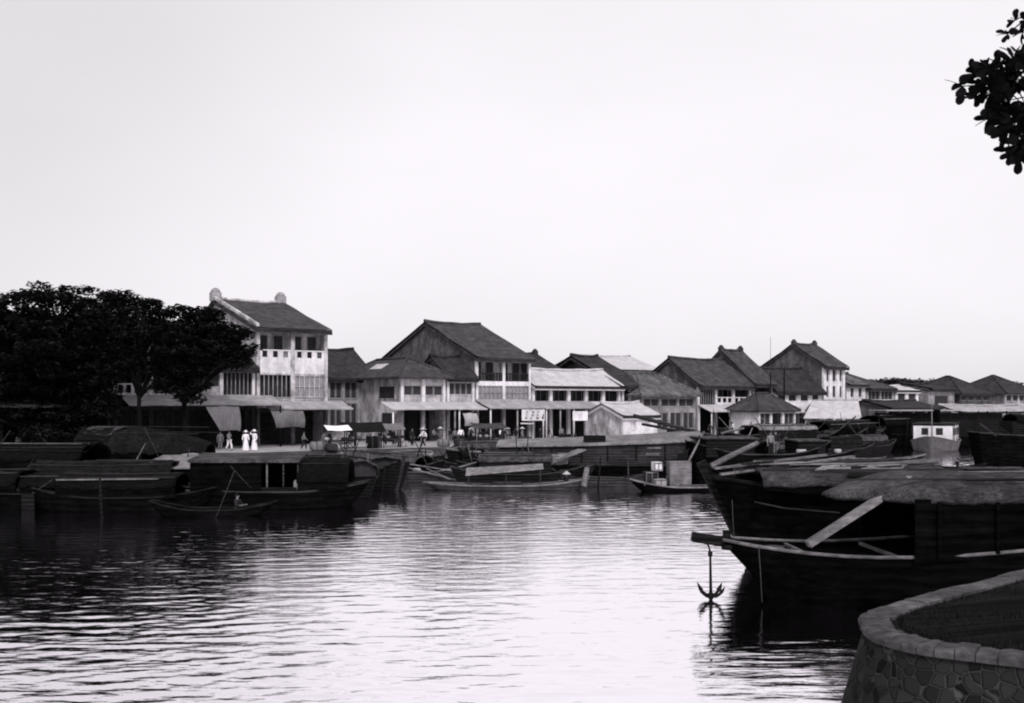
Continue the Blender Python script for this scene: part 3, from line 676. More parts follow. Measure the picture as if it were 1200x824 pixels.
class Boat:
    """local axes: +x bow, y beam, z up from the waterline"""
    def __init__(s, name, label, cat, pos, yaw, L, B, fb, bow=.6, stern=.6, bov=1.2, sov=.8, ewb=.08, ews=.35, mt='wood_dk', rail='wood_md', deck='wood_md', group=None, railr=.06, open_=False, sb=.6, ss=.4, rp=.85):
        s.L, s.B, s.fb, s.bow, s.stern = L, B, fb, bow, stern
        s.h = thing(name, label, cat, pos, yaw, group)
        s.ewb, s.ews, s.bov, s.sov, s.sb, s.ss = ewb, ews, bov, sov, sb, ss
        n = 28; sec = ((0, 0), (.62, .03), (.9, .38), (1, 1))
        m = MB(); vs = []; fs = []; ring = 7
        for i in range(n+1):
            u = i/n; w = s.hw(u); zt = s.z(u)
            zk = -.55 + (.35*max(0,(u-.75)/.25)**2) + (.35*max(0,(.25-u)/.25)**2)
            pts = [(-1, q) for q in reversed(sec[1:])] + [(1, q) for q in sec]
            pts = [(-1,sec[3]),(-1,sec[2]),(-1,sec[1]),(1,sec[0]),(1,sec[1]),(1,sec[2]),(1,sec[3])]
            for sg, (fw, fz) in pts:
                z = zk + (zt-zk)*fz
                xt = -L/2 + L*u; xb = -L/2+sov + (L-sov-bov)*u
                vs.append((xb + (xt-xb)*fz**rp, sg*fw*w, z))
        for i in range(n):
            for k in range(ring-1): fs.append((i*ring+k, (i+1)*ring+k, (i+1)*ring+k+1, i*ring+k+1))
        fs.append(tuple(range(ring))); fs.append(tuple(n*ring+k for k in range(ring)))
        m.add(vs, fs); 
        s.hull = m.build('hull', M[mt], s.h)
        dk = MB(); dv = []; df = []; dd = .16 if not open_ else .42
        for i in range(n+1):
            u = i/n; w = s.hw(u)*(.97 if not open_ else .9); z = s.z(u)-dd; x = -L/2+L*u
            if open_: z = min(z, fb*.45 + .25*abs(2*u-1)**4)
            x *= .985
            dv += [(x, -w, z), (x, w, z)]
        for i in range(n): df.append((i*2, i*2+1, i*2+3, i*2+2))
        dk.add(dv, df).build('deck', M[deck], s.h)
        for sg in (-1, 1):
            r = MB(); pts = [(-L/2+L*u*1.0, sg*s.hw(u), s.z(u)+.02) for u in [q/24 for q in range(25)]]
            r.tube(pts, railr, 6); r.build('gunwale', M[rail], s.h)
        for u in (.12,.25,.38,.5,.62,.75,.88):
            MB().box(-L/2+L*u-.05, -L/2+L*u+.05, -s.hw(u)*.95, s.hw(u)*.95, s.z(u)-.13, s.z(u)-.04).build('crossbeam', M[rail], s.h)
    def hw(s, u):
        e = s.ews if u < .5 else s.ewb
        q = abs(2*u-1); return s.B/2*(e + (1-e)*(1-q**2.4)**.75)
    def z(s, u): return sheer(u, s.fb, s.bow, s.stern, s.sb, s.ss)
    def x(s, u): return -s.L/2 + s.L*u
    def stem(s, top=.5, w=.22, mt='wood_dk', bow=True):
        u = 1 if bow else 0; sg = 1 if bow else -1; ov = s.bov if bow else s.sov
        x1 = sg*s.L/2; x0 = sg*(s.L/2-ov)
        d = Vector((x1-x0, 0, s.z(u)+.3)).normalized()
        a = Vector((x0, 0, -.3)); b = Vector((x1, 0, s.z(u))) + d*top
        MB().beam(a + Vector((sg*.08,0,0)), b + Vector((sg*.08,0,0)), w, w).build('stem_post' if bow else 'stern_post', M[mt], s.h)
    def mat_roof(s, u0, u1, zb, rise, wf=.95, mt='thatch', wall=None, hang=0.0, name='mat_roof', sag=.08, ends=False, flare=0.0, hwid=None, nose=0.0, fringe=False, patches=(), poles=2):
        x0, x1 = s.x(u0), s.x(u1); hw = hwid or s.B/2*wf
        nx, na = max(10, int((x1-x0)/.3)), 12
        m = MB(); vs = []; fs = []
        rnd = [[random.uniform(-sag, sag) for _ in range(na+1)] for _ in range(nx+1)]
        for lay in (0, 1):
            for i in range(nx+1):
                x = x0+(x1-x0)*i/nx; e = flare*max(0, abs(2*i/nx-1)-.6)**1.5
                xo = random.uniform(-.05,.05); tp = 1.0
                if nose and i/nx > 1-nose: tp = 1-(.9 if nose < .4 else .62)*((i/nx-1+nose)/nose)**1.5
                for k in range(na+1):
                    a = math.pi*k/na; c = -math.cos(a)
                    y = hw*tp*math.copysign(abs(c)**.8, c); z = zb + rise*tp*math.sin(a)**.8 + e + rnd[i][k]*.6 - hang*(abs(c)**6)
                    vs.append((x + (xo if i in (0, nx) else 0), y*(1-.02*lay), z - .09*lay))
        n1 = (nx+1)*(na+1)
        for lay in (0, 1):
            for i in range(nx):
                for k in range(na):
                    q = lay*n1 + i*(na+1)+k; fs.append((q, q+na+1, q+na+2, q+1))
        for i in range(nx):
            for k in (0, na):
                q = i*(na+1)+k; fs.append((q, q+na+1, q+na+1+n1, q+n1))
        for i in (0, nx):
            for k in range(na):
                q = i*(na+1)+k; fs.append((q, q+1, q+1+n1, q+n1))
        r = m.add(vs, fs, True).build(name, M[mt], s.h)
        # loose straw battens laid along the roof
        b = MB()
        for q in range(3):
            a = math.pi*(.25+.25*q); c = -math.cos(a); y = hw*math.copysign(abs(c)**.8, c); z = zb+rise*math.sin(a)**.8+.05
            b.tube([(x0+.1, y, z+flare*.2), ((x0+x1)/2, y+.05, z+.02), (x1-.1, y, z+flare*.2)], .03, 5)
        b.build('roof_batten', M['wood_lt' if mt == 'thatch_lt' else 'wood_md'], r)
        def pt(x, a, up=.0, tp=1.0):
            c = -math.cos(a); return Vector((x, hw*tp*math.copysign(abs(c)**.8, c)*(1+up*.3), zb+rise*tp*math.sin(a)**.8+up))
        rr = random.Random(int(abs(x0*100))+int(rise*77))
        for pm in patches:
            xa = rr.uniform(x0+.3, x1-(x1-x0)*nose-3.2); ln = rr.uniform(1.6, 3.4); a0 = rr.uniform(.12, 2.2); da = rr.uniform(.35, .8)
            pm_ = MB(); vs = []; fs = []; nn = 7
            for i in range(nn):
                for k in range(5): vs.append(pt(xa+ln*i/(nn-1)+rr.uniform(-.06,.06)*(k in (0,4))+.12*k, min(3.05, a0+da*k/4), .09+rr.uniform(-.015,.03)))
            for i in range(nn-1):
                for k in range(4): fs.append((i*5+k,(i+1)*5+k,(i+1)*5+k+1,i*5+k+1))
            o = pm_.add(vs, fs).build('mat_patch', M[pm], r, fix=False); o.modifiers.new('t','SOLIDIFY').thickness = .035
        if fringe:
            f = MB()
            for _ in range(900):
                x = rr.uniform(x0, x1-(x1-x0)*nose*.5); sg = rr.choice((.02, math.pi-.02)); p = pt(x, sg, .0); l = rr.uniform(.04,.15); dx = rr.uniform(-.1,.1); t_ = rr.uniform(.008,.02)
                f.add([p+Vector((-t_,0,.02)), p+Vector((t_,0,.02)), p+Vector((dx,(.03 if sg>1 else -.03),-l))], [(0,1,2)])
            f.build('thatch_fringe', M[mt], r, fix=False)
        for q in range(poles):
            a1 = rr.uniform(.35, 2.7); a2 = a1+rr.uniform(-.25,.25); xa = x0+rr.uniform(-.5,.6); xb = x1+rr.uniform(-1.2,.6)-(x1-x0)*nose
            p = pt(xa, a1, .13); e = pt(xb, min(2.9,max(.2,a2)), .13); md = (p+e)/2; md.z = max(md.z, zb+rise*math.sin((a1+a2)/2)**.8+.12)
            MB().tube([p, md, e], [.045,.04,.03], 6).build('roof_pole', M[rr.choice(('wood_md','wood_lt','wood_dk'))], s.h)
        if wall:
            x1 -= (x1-x0)*nose*.7; u1 = (x1+s.L/2)/s.L
            for sg in (-1, 1):
                w_ = MB(); n = max(3, int((x1-x0)/1.2)); zz = [s.z(u0+(u1-u0)*i/n)-.12 for i in range(n+1)]
                vs = []; fs = []
                for i in range(n+1):
                    x = x0+.06+(x1-x0-.12)*i/n
                    for yy in (sg*hw*.965, sg*hw*.965-sg*.06): vs += [(x, yy, zz[i]), (x, yy, zb+.05)]
                for i in range(n): fs += [(i*4,(i+1)*4,(i+1)*4+1,i*4+1),(i*4+2,i*4+3,(i+1)*4+3,(i+1)*4+2),(i*4+1,(i+1)*4+1,(i+1)*4+3,i*4+3)]
                fs += [(0,1,3,2),(n*4,n*4+2,n*4+3,n*4+1)]
                w_.add(vs, fs).build('cabin_wall', M[wall], s.h)
        if ends:
            for u in (u0, u1):
                x = s.x(u) + (.35 if u == u0 else -.35); e = MB()
                poly = [(-hw*.9, s.z(u)-.15)] + [(hw*.95*math.copysign(abs(-math.cos(math.pi*k/8))**.8, -math.cos(math.pi*k/8)), zb+(rise-.1)*math.sin(math.pi*k/8)**.8-.02) for k in range(9)] + [(hw*.9, s.z(u)-.15)]
                e.prism_x(poly, x-.03, x+.03).build('end_screen', M['shade'], s.h)
        return r
    def part(s, m, name, mt): return m.build(name, M[mt], s.h)

def pole(a, b, r, label, name='pole', mt='wood_lt', cat='pole', group=None, square=False, h=None):
    a = Vector(a); b = Vector(b); c = (a+b)/2; m = MB()
    if square: m.beam(a-a, b-a, r*2, h or r*1.2)
    else: m.tube([a-a, (b-a)*.5+Vector((0,0,random.uniform(-.02,.02))), b-a], [r, r*.92, r*.75], 7)
    o = m.build(name, M[mt]); o.location = a
    return tag(o, label, cat, group)

bg_ = 'moored river boats'
# --- foreground junk with the mat roofed cabin, waterline about 34 m away
b1 = Boat('cargo_junk', 'foreground black junk whose overhanging bow holds the anchor, a mat roof amidships', 'junk', (16.35, 31.6, 0), math.pi+R(2), 20.0, 4.3, 1.45, bow=.34, stern=2.5, bov=1.5, sov=1.5, ewb=.16, ews=.5, mt='wood_blk', rail='wood_lt', deck='wood_blk', railr=.055, group=bg_, sb=.80, ss=.8, rp=1.5)
b1.mat_roof(.05, .84, 3.12, .72, 1.0, 'thatch_b', wall='wood_blk', sag=.06, nose=.17, patches=('thatch','thatch_lt','thatch','thatch_b','wood_md','thatch_lt','thatch_mid','thatch'), poles=3)
m = MB(); m.beam((9.6,0,1.66),(10.85,0,1.86),.42,.28); m.box(9.7,9.9,-.12,.12,1.8,2.05); b1.part(m, 'bow_beam', 'wood_dk')
for i in range(7):
    u = .2+.085*i
    MB().box(b1.x(u)-.05, b1.x(u)+.05, 2.11, 2.2, b1.z(u), 3.1).build('cabin_stud', M['wood_blk'], b1.h)

# anchor hanging from the bow
AY = 30.9
ap = P(833, 650, AY)
an = thing('anchor', 'four fluked iron anchor hanging from the bow of the foreground junk', 'anchor', (ap.x, ap.y, .14), R(20))
AH = ap.z-.14
MB().tube([(0,0,0),(-.02,0,AH)], [.05,.035], 8).build('shank', M['iron'], an)
for k in range(4):
    a = k*math.pi/2+.35; c, s_ = math.cos(a), math.sin(a)
    f = MB(); f.tube([(0,0,-.02),(.2*c,.2*s_,.0),(.34*c,.34*s_,.08),(.46*c,.46*s_,.2)], [.055,.05,.04,.02], 7); f=f.build('fluke', M['iron'], an)
    q = MB(); e = Vector((.38*c,.38*s_,.12)); t_ = Vector((-s_,c,0)); u_ = Vector((c*.6,s_*.6,.8)).normalized()
    nn = t_.cross(u_)*.015
    pl = [e-t_*.09, e+u_*.24, e+t_*.09, e-u_*.1]
    q.add([p+nn for p in pl]+[p-nn for p in pl], [(0,1,2,3),(7,6,5,4),(0,4,5,1),(1,5,6,2),(2,6,7,3),(3,7,4,0)]).build('fluke_blade', M['iron'], f)
MB().lathe([(.03,-.16),(.09,-.08),(.10,.02),(.05,.1)], (0,0,0), 10).build('crown', M['iron'], an)
MB().tube([(-.02,0,AH-.05),(-.02,0,AH+.10)], .07, 8).build('ring', M['iron'], an)
MB().tube([(-.02,0,AH+.08),(0.05,.2,AH+.22),(.1,.5,AH+.34)], .03, 6).build('cable', M['iron'], an)
MB().beam((9.9,.0,1.55),(9.9,.75,1.62),.14,.14).build('cathead', M['wood_dk'], b1.h)

pole(P(947,638,29.6), P(1067,561,30.4), .13, 'long squared timber leaning from the foreground junk gunwale up to its mat roof', 'timber', 'wood_lt', 'timber', square=True, h=.18)
pole(P(979,575,31.2), P(1066,563,31.0), .09, 'pale plank poking out from under the forward edge of the foreground mat roof', 'plank', 'thatch_lt', 'plank', square=True, h=.06)
def rope(pts, r, label): 
    o = MB(); a = Vector(pts[0]); o.tube([Vector(p)-a for p in pts], r, 5); o = o.build('rope', M['rope']); o.location = a; return tag(o, label, 'rope')
rope([P(889,640,30.0), P(891,668,29.95), P(893,706,29.9)], .014, 'thin rope hanging down the dark side of the foreground junk')
rope([P(858,586,34.5), P(859,612,34.3), P(861,636,34)], .012, 'rope dropping from the bow of the second junk to the foreground junk')

# --- second junk behind it, raked heavy stem, piled mats and planks on its roof
b2 = Boat('cargo_junk', 'second black junk with a heavy raked stem and planks piled on its roof', 'junk', (16.7, 37.2, 0), math.pi+R(1), 19.0, 4.6, 2.7, bow=.55, stern=.3, bov=1.75, sov=1.6, ewb=.22, ews=.5, mt='wood_blk', rail='wood_dk', railr=.08, group=bg_)
b2.stem(.62, .34, 'wood_dk')
b2.mat_roof(.58, .93, 3.12, .6, .97, 'thatch_b', wall='wood_blk', sag=.08, patches=('thatch','thatch_lt','thatch_mid','wood_md','thatch','thatch_lt','thatch_mid'), poles=3)
s2 = 'planks and poles laid on the second junk'
ends = [((838,549),(968,533),.09,'wood_lt'),((845,556),(1000,535),.11,'thatch_lt'),((930,552),(1090,541),.10,'thatch'),((905,546),(1045,538),.08,'wood_md'),((958,559),(1086,547),.11,'thatch'),((986,546),(1100,541),.07,'wood_lt'),((870,544),(940,537),.07,'wood_md')]
labs = ['uppermost pale pole laid from the second junk bow back along its roof','widest pale plank sweeping back along the second junk roof','rough mat edge plank near the back right of the second junk roof',
        'grey plank crossing the middle of the second junk roof','lowest rough plank along the near eave of the second junk roof','thin pale pole at the far right of the second junk roof','short grey plank just behind the second junk stem']
for ((p0,p1,r,mt),lb) in zip(ends, labs):
    a = P(*p0, 35.6); b = P(*p1, 37.4); a.z = max(a.z, 3.45); b.z = max(b.z, 3.86)
    pole(a, b, r, lb, 'plank', mt, 'plank', s2, square=True, h=.07)
pole(P(834,546,36.6), P(888,519,37.4), .11, 'stout pale spar sticking up over the bow of the second junk', 'spar', 'wood_lt', 'spar')
m = MB(); m.tube([(8.3,1.45,2.5),(7.4,1.9,2.32),(5.6,2.32,2.2)], .03, 6); b2.part(m, 'rubbing_strake', 'wood_md')
# --- long deckhouse junk in the middle distance
b3 = Boat('deckhouse_junk', 'long junk with a plank deckhouse and pale flat roof in mid river, bow rising right', 'junk', (8.6, 77.5, 0), R(-2), 23.0, 5.0, 1.25, bow=2.3, stern=.4, bov=3.0, sov=1.2, ewb=.3, ews=.6, mt='wood_blk', rail='wood_md', group=bg_)
m = MB(); xs = [(-9.5,2.68,2.98),(-4,2.75,3.15),(2,2.95,3.45),(5.6,3.15,3.75)]
wallm = MB(); vs=[]; fs=[]
bot = [1.05,1.2,1.5,2.0]
for (x,zf,zb_),zb in zip(xs,bot): vs += [(x,-2.3,zb),(x,-2.3,zf),(x,2.2,zb_-.02),(x,2.2,zb)]
for i in range(3):
    for k in range(4): fs.append((i*4+k,(i+1)*4+k,(i+1)*4+(k+1)%4,i*4+(k+1)%4))
fs += [(0,1,2,3),(12,15,14,13)]
wallm.add(vs,fs); b3.part(wallm,'deckhouse','wood_md')
vs=[];fs=[]
for x,zf,zb_ in xs:
    x=x*1.02; vs += [(x,-2.55,zf+.02),(x,0,(zf+zb_)/2+.08),(x,2.45,zb_+.02),(x,2.45,zb_-.1),(x,-2.55,zf-.08)]
for i in range(3):
    for k in range(5): fs.append((i*5+k,(i+1)*5+k,(i+1)*5+(k+1)%5,i*5+(k+1)%5))
fs += [(0,1,2,3,4),(15,19,18,17,16)]
r3 = MB().add(vs,fs); r3 = r3.build('deckhouse_roof', M['thatch_lt'], b3.h)
m = MB(); m.box(-3.2,-1.6,-1.7,-.4,3.0,3.42); m.build('roof_hatch', M['wood_dk'], r3)
for x0,x1,z0,z1,mt in ((-1.0,-.45,2.1,2.4,'shade'),(1.3,2.3,2.0,2.2,'paint_g'),(1.4,2.4,2.5,2.62,'wood_lt'),(4.0,4.5,2.3,2.75,'shade')):
    MB().box(x0,x1,-2.34,-2.302,z0,z1).build('port', M[mt], b3.h)
for x in (-8,-5.6,-3.4,-1.5,.6,2.7,4.7):
    MB().box(x-.06,x+.06,-2.37,-2.303,1.35+.03*(x+9),2.5+.02*(x+9)).build('wall_stud', M['wood_dk'], b3.h)
m = MB(); m.box(6.2,8.4,-1.6,1.6,2.3,3.35); m.box(8.4,9.4,-1.2,1.2,2.6,3.2); b3.part(m,'fore_cabin','wood_dk')
MB().beam((5.5,-2.0,3.1),(9.8,-1.2,3.5),.5,.08).build('fore_roof', M['wood_md'], b3.h)
MB().beam((-9.7,-2.47,1.18),(5.8,-2.5,1.6),.1,.12).build('rubbing_strake', M['wood_md'], b3.h)
pole(P(742,487,80), P(882,523,78), .16, 'long dark mast lowered across the deckhouse junk towards its bow', 'mast', 'wood_md', 'mast')
pole(P(752,497,80.5), P(872,519,79), .11, 'thinner grey spar lying beside the lowered mast', 'spar', 'wood_md', 'spar')
pole(P(806,543,71), P(825,506,74), .08, 'pale pole leaning from the crate sampan against the deckhouse junk', 'pole', 'wood_lt', 'pole')
pole(P(845,508,78.5), P(872,502,78.5), .1, 'pale plank end sticking out at the deckhouse junk bow', 'plank', 'wood_lt', 'plank')

# --- junk moored beyond it, a long pale plank deck (right above the stern of the deckhouse junk)
b3b = Boat('flat_junk', 'low flat decked junk moored between the deckhouse junk and the quay', 'junk', (3.0, 84.5, 0), R(3), 17, 4.2, 1.7, bow=.5, stern=.4, mt='wood_dk', rail='wood_lt', railr=.12, deck='wood_lt', group=bg_)
b3b.mat_roof(.1,.55,2.2,.5,.8,'thatch', wall='wood_dk')
# --- pale hulled sampan with mat strip roof
b4 = Boat('sampan', 'long grey sampan with a low pale mat awning, lying broadside in mid river', 'sampan', (-.4, 69.3, 0), R(0), 11.2, 1.9, .30, bow=.45, stern=.2, bov=.9, sov=1.3, ewb=.12, ews=.15, mt='wood_md', rail='wood_lt', group=bg_, open_=True)
m = MB(); m.add([(-2.7,-.95,1.05),(2.5,-.95,1.5),(2.5,.35,1.75),(-2.7,.35,1.45),(-2.7,-.95,1.0),(2.5,-.95,1.45),(2.5,.35,1.70),(-2.7,.35,1.40)], [(0,1,2,3),(7,6,5,4),(0,4,5,1),(1,5,6,2),(2,6,7,3),(3,7,4,0)])
aw4 = b4.part(m,'awning','thatch_lt')
for x,z in ((-2.5,1.0),(0,1.2),(2.3,1.42)):
    for y in (-.85,.28): MB().tube([(x,y,.1),(x,y,z+(.2 if y>0 else 0))], .035, 6).build('awning_pole', M['wood_md'], b4.h)
MB().beam((5.0,0,.2),(5.6,0,1.75),.16,.16).build('bow_post', M['wood_md'], b4.h)
MB().box(-.9,1.0,-.5,.5,.15,.55).build('bench', M['wood_md'], b4.h)
b4b = Boat('sampan', 'dark roofed sampan just behind the pale mat awning sampan', 'sampan', (.6, 73.2, 0), R(2), 10, 2.4, .8, bow=.7, stern=.5, mt='wood_dk', rail='wood_md', group=bg_)
b4b.mat_roof(.2,.72,1.75,.45,.95,'thatch', wall='wood_dk')
MB().beam((2.6,-1.2,1.9),(4.4,-.4,2.55),1.2,.06).build('tilted_mat', M['thatch_lt'], b4b.h)
pole(P(655,540,71.5), P(672,528,71.5), .07, 'pale stick propped at the tilted mat of the dark roofed sampan','stick','wood_lt','stick')
# --- boat with tilted planks, left of it
b5 = Boat('sampan', 'open grey sampan carrying a stack of tilted planks, left of the mat awning sampan', 'sampan', (-7.3, 76.5, 0), R(-12), 9.5, 2.2, .75, bow=.7, stern=.9, mt='wood_md', rail='wood_lt', deck='wood_md', group=bg_, open_=True)
for i,(p0,p1,lb) in enumerate((((455,540),(532,552),'topmost tilted plank on the open grey sampan'),((478,548),(536,563),'middle tilted plank on the open grey sampan'),((500,549),(528,562),'short white tilted board on the open grey sampan'))):
    pole(P(*p0,75.2), P(*p1,74.6), .12, lb, 'plank', 'wood_lt' if i!=1 else 'thatch_lt', 'plank', 'tilted planks on the open grey sampan', square=True, h=.05)
# --- crate sampan
b6 = Boat('sampan', 'small dark sampan loaded with pale crates below the deckhouse junk', 'sampan', (12.0, 68.3, 0), math.pi+R(4), 8.6, 1.7, .28, bow=.55, stern=.4, ewb=.1, ews=.15, mt='wood_blk', rail='wood_lt', group=bg_, open_=True)
def crate(px0, px1, py0, py1, Y, label, mt, d=.8):
    a = P(px0, py1, Y); b = P(px1, py0, Y); h = thing('crate', label, 'crate', (a.x, a.y, a.z), R(8), 'crates on the small dark sampan')
    w, hh = b.x-a.x, b.z-a.z
    MB().box(0,w,0,d,0,hh).build('box', M[mt], h)
    f = MB()
    for x in (0, w/2-.03, w-.06): f.box(x, x+.06, -.03, -.003, 0, hh)
    f.box(.06,w-.06,-.025,-.002,hh-.1,hh-.02); f.box(.06,w-.06,-.025,-.002,.02,.1)
    f.build('batten', M['wood_lt'], h)
crate(785,811,541,572,68.0,'tall grey crate standing at the right of the small dark sampan','wood_lt')
crate(767,777,542,552,68.2,'small white box at the top of the pile on the small dark sampan','white')
crate(757,772,553,571,68.4,'squat dull crate under the small white box on the sampan','wood_md')
crate(768,782,562,571,67.9,'low pale bundle box beside the tall grey crate','canvas')
pole(P(736,534,67.8), P(737,590,67.8), .05, 'upright bamboo mooring pole at the left end of the crate sampan', 'mooring_pole', 'wood_md')

# --- left group of dark boats
b7 = Boat('houseboat', 'dark houseboat with an open side and round mat hood at its right end', 'houseboat', (-13.3, 58.0, 0), R(2), 10.4, 3.0, .95, bow=.5, stern=.3, bov=1.3, sov=.8, ewb=.35, ews=.5, mt='wood_blk', rail='wood_md', group=bg_)
m = MB(); m.add([(-4.6,-1.55,2.75),(1.5,-1.55,2.75),(1.5,1.6,3.0),(-4.6,1.6,3.0),(-4.6,-1.55,2.60),(1.5,-1.55,2.60),(1.5,1.6,2.88),(-4.6,1.6,2.88)], [(0,1,2,3),(7,6,5,4),(0,4,5,1),(1,5,6,2),(2,6,7,3),(3,7,4,0)])
b7.part(m,'flat_roof','thatch_b')
MB().box(-4.5,-.6,-1.42,-1.3,.8,2.59).build('cabin_wall', M['wood_blk'], b7.h); MB().box(-4.5,3.4,1.25,1.35,.8,2.85).build('cabin_wall', M['wood_blk'], b7.h)
for x in (-.3,.6,1.4): MB().tube([(x,-1.35,.8),(x,-1.35,2.6)], .05, 7).build('cabin_post', M['wood_lt' if x<0 else 'wood_md'], b7.h)
b7.mat_roof(.63,.90,1.55,1.2,.98,'thatch_dk', wall='wood_blk', name='mat_hood', sag=.04)
MB().box(-.6,1.3,-1.4,-1.3,1.0,1.22).build('side_rail', M['wood_dk'], b7.h)
def basket(pos, r, h, label, mt='straw'):
    o = MB().lathe([(r*.7,0),(r,.4*h),(r*.95,.8*h),(r*.75,h),(r*.7,h*.96),(r*.6,h*.7)], (0,0,0), 14).build('basket', M[mt]); o.location = pos; tag(o, label, 'basket')
basket(P(351,574,57.6)+Vector((0,0,-.06)), .35, .62, 'round pale jar on the side rail of the dark houseboat', 'tin_grey')
basket(P(365,573,57.9), .32, .3, 'low bowl beside the round pale jar on the houseboat', 'tin_grey')
pole(P(360,546,58.4), P(369,546,58.4), .08, 'small pale bundle hanging under the houseboat roof', 'bundle', 'canvas', 'bundle')
pole(P(360,556,58.4), P(369,555,58.4), .1, 'lower pale bundle hanging inside the houseboat', 'bundle', 'canvas', 'bundle')
b7b = Boat('sampan', 'rowing sampan with a thin oar lying against the dark houseboat', 'sampan', (-15.6, 53.6, 0), R(5), 6.5, 1.4, .32, bow=.4, stern=.5, mt='wood_blk', rail='wood_dk', deck='wood_dk', group=bg_, open_=True)
pole(P(275,551,53.4), P(252,609,52.4), .022, 'thin oar slanting into the water from the rowing sampan', 'oar', 'wood_md', 'oar')
pole(P(270,546,54.2), P(294,572,54.2), .022, 'dark pole crossing behind the thin slanting oar', 'pole', 'wood_md')
b8 = Boat('thatched_boat', 'thatched black boat at the left edge with low arched roofs', 'houseboat', (-27.0, 58.5, 0), R(-4), 11, 3.0, .8, bow=.5, stern=.6, mt='wood_blk', rail='wood_dk', group=bg_)
b8.mat_roof(.08,.45,1.3,.7,1.0,'thatch_dk',wall='wood_blk',sag=.16,flare=.5); b8.mat_roof(.46,.9,1.2,.55,.95,'thatch_dk',wall='wood_blk',sag=.16,flare=.4)
b8b = Boat('thatched_boat', 'thatched black boat with a grey hump roof left of the pale mat roofed boat', 'houseboat', (-24.5, 62.5, 0), R(6), 11, 3.0, .9, bow=.6, stern=.6, mt='wood_blk', rail='wood_dk', group=bg_)
b8b.mat_roof(.1,.85,1.5,.7,1.0,'thatch_mid',wall='wood_blk',sag=.18,flare=.6)
b9 = Boat('thatched_boat', 'black boat with a bleached pale mat roof, left of the dark houseboat', 'houseboat', (-21.3, 64.0, 0), R(3), 11, 3.2, 1.0, bow=.6, stern=.5, mt='wood_blk', rail='wood_dk', group=bg_)
b9.mat_roof(.05,.56,1.7,.5,.95,'thatch_dk',wall='wood_blk'); 
m = MB(); m.add([(-1.9,-1.6,1.9),(2.6,-1.6,1.95),(3.0,1.4,2.6),(-.9,1.4,2.55),(-1.9,-1.6,1.82),(2.6,-1.6,1.87),(3.0,1.4,2.52),(-.9,1.4,2.47)], [(0,1,2,3),(7,6,5,4),(0,4,5,1),(1,5,6,2),(2,6,7,3),(3,7,4,0)]); b9.part(m,'mat_awning','thatch_lt')
MB().box(-1.6,2.5,-1.5,-1.44,.8,1.8).build('cabin_wall', M['wood_blk'], b9.h)
b9b = Boat('thatched_boat', 'black boat between the left edge boat and the rowing sampan, arched roof', 'houseboat', (-21.2, 56.5, 0), R(2), 10, 2.8, .75, bow=.5, stern=.5, mt='wood_blk', rail='wood_dk', group=bg_)
b9b.mat_roof(.15,.8,1.3,.6,.95,'thatch_dk',wall='wood_blk',sag=.15,flare=.4)
b10 = Boat('rice_barge', 'big rice barge under a tall shaggy thatched roof below the street trees', 'barge', (-28.3, 79, 0), R(-10), 12.5, 4.4, 1.4, bow=.6, stern=.6, mt='wood_blk', rail='wood_dk', group=bg_)
b10.mat_roof(.12,.93,2.1,1.85,1.0,'thatch_mid',wall='wood_blk',sag=.26,nose=.62,patches=('thatch','thatch_mid','thatch_dk','thatch','thatch_mid'),fringe=True,poles=4)
b10b = Boat('rice_barge', 'dark thatched barge moored at the far left under the trees', 'barge', (-34.5, 73, 0), R(-8), 13, 4.0, 1.2, bow=.6, stern=.6, mt='wood_blk', rail='wood_dk', group=bg_)
b10b.mat_roof(.1,.9,1.9,1.0,1.0,'thatch_dk',wall='wood_blk',sag=.2,flare=.5)
# end-on boats right of the houseboat
b11 = Boat('hooded_boat', 'end-on boat with a pale arched mat hood beside the dark houseboat', 'houseboat', (-11.3, 66.5, 0), R(-62), 10.5, 2.9, .85, bow=.6, stern=.4, ewb=.45, ews=.5, mt='wood_dk', rail='wood_md', group=bg_)
b11.mat_roof(.25,.86,1.45,.9,1.0,'thatch',wall='wood_dk',ends=True,sag=.14)
b12 = Boat('hooded_boat', 'end-on boat with a grey mat hood, second right from the dark houseboat', 'houseboat', (-10.0, 72.0, 0), R(-58), 10.5, 2.9, .9, bow=1.1, stern=.4, ewb=.3, ews=.5, mt='wood_dk', rail='wood_md', group=bg_)
b12.mat_roof(.2,.75,1.45,.8,1.0,'thatch',sag=.12,wall='wood_dk',ends=True); b12.stem(.5,.2,'wood_md')
b12b = Boat('hooded_boat', 'grey boat nosed to the bank behind the tilted plank sampan', 'houseboat', (-11.5, 82.0, 0), R(-40), 10, 2.8, 1.0, bow=.8, stern=.5, mt='wood_md', rail='wood_lt', group=bg_)
b12b.mat_roof(.2,.8,1.3,.5,.95,'thatch_lt',wall='wood_md')

# --- mid right crowd
b13 = Boat('deckhouse_junk', 'dark high sided junk with two men on deck, behind the second junk roof', 'junk', (18.0, 74.5, 0), R(5), 10.6, 4.4, 2.2, bow=.9, stern=.9, mt='wood_blk', rail='wood_md', deck='wood_dk', group=bg_)
m = MB(); m.box(-4.4,-.9,-1.7,1.7,2.0,3.3); b13.part(m,'deckhouse','wood_dk'); MB().box(-4.7,-.7,-1.9,1.9,3.31,3.4).build('deckhouse_roof', M['thatch'], b13.h)
m = MB(); m.box(2.4,4.4,-1.4,1.4,2.1,3.1); b13.part(m,'fore_cabin','wood_dk'); MB().box(2.2,4.6,-1.6,1.6,3.11,3.2).build('fore_roof', M['thatch'], b13.h)
b13b = Boat('deckhouse_junk', 'black junk cluttered with spars left of the moored white launch', 'junk', (41.5, 127.5, 0), R(30), 14, 4.2, 1.7, bow=1.0, stern=.8, mt='wood_blk', rail='wood_md', group=bg_)
